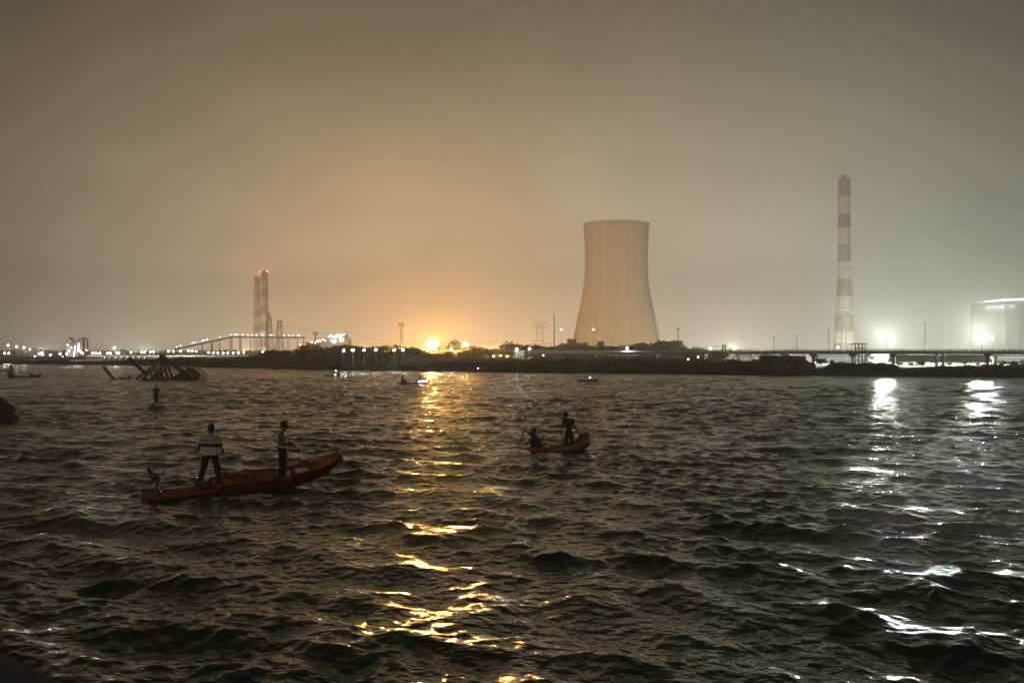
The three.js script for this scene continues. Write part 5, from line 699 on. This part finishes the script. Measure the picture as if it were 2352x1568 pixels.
// shirtless man in profile at the bow
{
  const p = nearBoat.localToWorld(V(3.92, 0.085, -0.03));
  const J = figure({ head: [0.08, 1.62, 0], neck: [0.05, 1.47, 0], chest: [0.02, 1.29, 0], belly: [0.01, 1.09, 0.0], pelvis: [0.02, 0.93, 0], shl: [-0.02, 1.38, -0.175], shr: [0.04, 1.375, 0.175], ell: [0.06, 1.10, -0.22], wrl: [0.28, 1.03, -0.16], fil: [0.42, 1.03, -0.10], elr: [0.13, 1.085, 0.21], wrr: [0.34, 0.985, 0.14], fir: [0.5, 0.98, 0.08], hipl: [0.02, 0.9, -0.085], hipr: [0.02, 0.9, 0.085], knl: [0.05, 0.48, -0.09], knr: [0.03, 0.48, 0.09], anl: [0.0, 0.085, -0.1], anr: [-0.03, 0.085, 0.09], toel: [0.15, 0.028, -0.12], toer: [0.12, 0.028, 0.1], curll: [1.0], curlr: [1.0] });
  person('shirtless standing man in dark trousers facing right on the red boat', p.toArray(), J, { face: 1.45, cell: 0.016, hairFlat: true, bottom: { color: [0.008, 0.008, 0.011], length: 0.95 }, sash: [0.38, 0.30, 0.15] });
  solo('hand_line', tube([[0, 0, 0], [-0.02, -0.35, 0.02], [-0.03, -0.85, 0.05]], 0.0025, 12, 4), ropeMat, 'thin line hanging from the hands of the shirtless man', 'line', [p.x + 0.46, p.y + 0.97, p.z + 0.07]);
}
// standing paddler
{
  const q = midBoat.localToWorld(V(1.92, -0.04, 0.02)), m = 0.00207, ox = 1545, oy = 1015, X = (x) => (x - ox) * m, Y = (y) => (oy - y) * m;
  const J = { head: [X(1468), Y(322), 0.02], neck: [X(1490), Y(395), 0], chest: [X(1515), Y(475), 0], belly: [X(1535), Y(590), 0], pelvis: [X(1540), Y(670), 0], shl: [X(1438), Y(425), 0.03], shr: [X(1598), Y(425), -0.02], ell: [X(1432), Y(560), 0.05], wrl: [X(1385), Y(630), -0.02], fil: [X(1350), Y(660), -0.05], elr: [X(1650), Y(560), -0.04], wrr: [X(1730), Y(665), -0.06], fir: [X(1785), Y(715), -0.08], hipl: [X(1500), Y(700), 0.02], hipr: [X(1580), Y(700), -0.02], knl: [X(1490), Y(850), 0.0], knr: [X(1600), Y(850), -0.03], anl: [X(1455), Y(975), 0.03], anr: [X(1634), Y(975), -0.02], toel: [X(1416), Y(1000), -0.08], toer: [X(1622), Y(1000), -0.15], curll: [1.4], curlr: [0.7] };
  const sp = grain(64, 8, 2, 0, 1, 77).image.data;
  person('standing paddler in spotted dark clothes on the ochre boat', q.toArray(), J, { face: 2.9 + 1.3, slim: 0.9, cell: 0.016, top: { drop: -0.02, sleeve: 0.5, paint: (x, y, z) => { const s = Math.sin(x * 47 + 3 * Math.sin(y * 21)) * Math.sin(y * 41 + 2 * Math.sin(x * 33 + z * 20)); return s > 0.55 ? [0.12, 0.055, 0.02] : [0.016, 0.011, 0.009]; } }, bottom: { color: [0.025, 0.018, 0.014], length: 0.5 } });
  const t = thing('paddle', 'short paddle in the left hand of the standing paddler', 'paddle', [q.x, q.y, q.z]); part('shaft', rod([X(1358), Y(628), -0.04], [X(1425), Y(790), 0.02], 0.024, 0.024, 8), darkHull, t); part('blade', bar([X(1418), Y(770), 0.02], [X(1462), Y(905), 0.06], 0.075, 0.03), darkHull, t);
}
// crouching paddler
{
  const q = midBoat.localToWorld(V(0.62, -0.03, 0.0)), m = 0.00207, ox = 800, oy = 1085, X = (x) => (x - ox) * m, Y = (y) => (oy - y) * m;
  const J = { head: [X(708), Y(705), 0.03], neck: [X(722), Y(775), 0.02], chest: [X(750), Y(855), 0], belly: [X(810), Y(955), -0.01], pelvis: [X(855), Y(1030), -0.02], shl: [X(668), Y(790), -0.10], shr: [X(740), Y(830), 0.15], ell: [X(625), Y(755), -0.06], wrl: [X(568), Y(710), 0.0], fil: [X(530), Y(670), 0.02], elr: [X(610), Y(935), 0.16], wrr: [X(500), Y(975), 0.08], fir: [X(430), Y(1000), 0.03], hipl: [X(845), Y(1035), -0.1], hipr: [X(860), Y(1035), 0.08], knl: [X(655), Y(905), -0.16], knr: [X(680), Y(985), 0.18], anl: [X(690), Y(1060), -0.14], anr: [X(780), Y(1062), 0.17], toel: [X(630), Y(1078), -0.16], toer: [X(700), Y(1080), 0.2], curll: [1.5], curlr: [1.5] };
  person('crouching man leaning to the left paddling the ochre boat', q.toArray(), J, { face: -1.2 + 3.6 * 0, slim: 0.95, cell: 0.016, top: { drop: 0.0, sleeve: 0.55, color: [0.035, 0.022, 0.015] }, bottom: { color: [0.02, 0.016, 0.014], length: 0.0, name: 'shorts', noWaist: true } });
  const t = thing('paddle', 'long paddle held upright by the crouching man', 'paddle', [q.x, q.y, q.z]); part('shaft', rod([X(548), Y(655), 0.01], [X(400), Y(1040), 0.03], 0.036, 0.036, 8), darkHull, t); part('grip', bar([X(535), Y(660), -0.04], [X(560), Y(650), 0.06], 0.035), timber, t); part('blade', bar([X(408), Y(1015), 0.03], [X(332), Y(1195), 0.05], 0.13, 0.03), darkHull, t);
}
// lone man on the raft
{
  const d = 71, J = figure({ head: [0.03, 1.58, 0.02], ell: [-0.24, 1.12, 0.05], wrl: [-0.16, 0.95, 0.16], fil: [-0.05, 0.92, 0.24], elr: [0.29, 1.12, 0], wrr: [0.31, 0.90, 0.08], fir: [0.33, 0.78, 0.12], anl: [-0.10, 0.085, 0], anr: [0.1, 0.085, 0], curlr: [1.4], curll: [1.0] });
  const me = person('lone man standing on a small raft holding a pole before the wreck', [gx(358, d), 0.17, -d], J, { face: 0.3, cell: 0.02, size: 0.88, top: { color: [0.03, 0.028, 0.025], sleeve: 0.6 }, bottom: { color: [0.02, 0.02, 0.02], length: 0.5 } });
  const t = thing('pole', 'dark pole held by the lone man on the raft', 'pole', [gx(358, d), 0, -d]); part('shaft', rod([0.26, 1.25, 0.05], [0.46, -0.1, 0.2], 0.025, 0.03, 8), darkHull, t); part('blade', bar([0.42, 0.2, 0.17], [0.48, -0.25, 0.22], 0.13, 0.03), darkHull, t);
}
// people in the far canoes: seated, one shared shape
{
  const J = { head: [0, 0.80, 0.06], neck: [0, 0.66, 0.02], chest: [0, 0.50, 0], belly: [0, 0.30, -0.02], pelvis: [0, 0.14, -0.03], shl: [-0.17, 0.58, 0], shr: [0.17, 0.58, 0], ell: [-0.25, 0.36, 0.12], elr: [0.25, 0.36, 0.12], wrl: [-0.14, 0.28, 0.30], wrr: [0.16, 0.28, 0.30], fil: [-0.05, 0.25, 0.4], fir: [0.07, 0.25, 0.4], hipl: [-0.1, 0.13, 0], hipr: [0.1, 0.13, 0], knl: [-0.17, 0.34, 0.34], knr: [0.17, 0.34, 0.34], anl: [-0.14, 0.06, 0.44], anr: [0.14, 0.06, 0.44], toel: [-0.15, 0.0, 0.58], toer: [0.15, 0.0, 0.58], curll: [1.2], curlr: [1.2] };
  let src; const sit = (u, b, turn, label, y = 0.02, k = 1) => { const d = b.d; let o; if (!src) o = src = person(label, [0, 0, 0], J, { cell: 0.026, top: { color: [0.04, 0.035, 0.04] }, bottom: { color: [0.03, 0.03, 0.035], length: 0.6, noWaist: true } }); else { o = copyOf(src, label); } o.position.set(gx(u, d), y + 0.06, -d); o.rotation.y = turn; o.scale.setScalar(k); return o; };
  sit(770, farBoats.a, 1.2, 'seated person lit violet in the small canoe right of the pylons', 0.02, 1.15);
  sit(924, farBoats.b, 1.4, 'seated dark person at the left end of the long canoe', 0.02, 1.1);
  sit(966, farBoats.b, -1.2, 'seated person with violet lamps at the right end of the long canoe', 0.02, 1.25);
  sit(1353, farBoats.c, 0.4, 'huddled person in the canoe below the cooling tower', -0.08, 1.0);
  sit(640, farBoats.e, 0.8, 'seated person in the tiny canoe below the pylons', 0.02, 1.2);
  sit(1100, farBoats.f, 0.5, 'seated person in the tiny canoe right of the dome', 0.02, 1.5);
  sit(23, farBoats.h, 1.2, 'seated person in the canoe at the left edge', 0.02, 1.5);
  const L = (b, u, y, dz, I, label) => boatLamp(gx(u, b.d), y, -b.d + dz, I, label);
  L(farBoats.a, 771.5, 0.95, 0.35, 1.6, 'violet lamp at head height in the small canoe right of the pylons'); L(farBoats.a, 771, 0.32, 0.5, 1.6, 'violet lamp low in the small canoe right of the pylons');
  [[963, 0.36], [968, 0.34], [974, 0.4], [981, 0.42]].forEach(([u, y], i) => L(farBoats.b, u, y, 0.5, 1.2, `violet lamp on the rim of the long canoe, ${WORDS[i]} from the left`));
  L(farBoats.c, 1355, 0.55, 0.45, 1.6, 'violet lamp in the canoe below the cooling tower'); L(farBoats.f, 1098, 0.9, 0.4, 2.5, 'small white lamp in the tiny canoe right of the dome');
}
renderer.render(scene, camera);
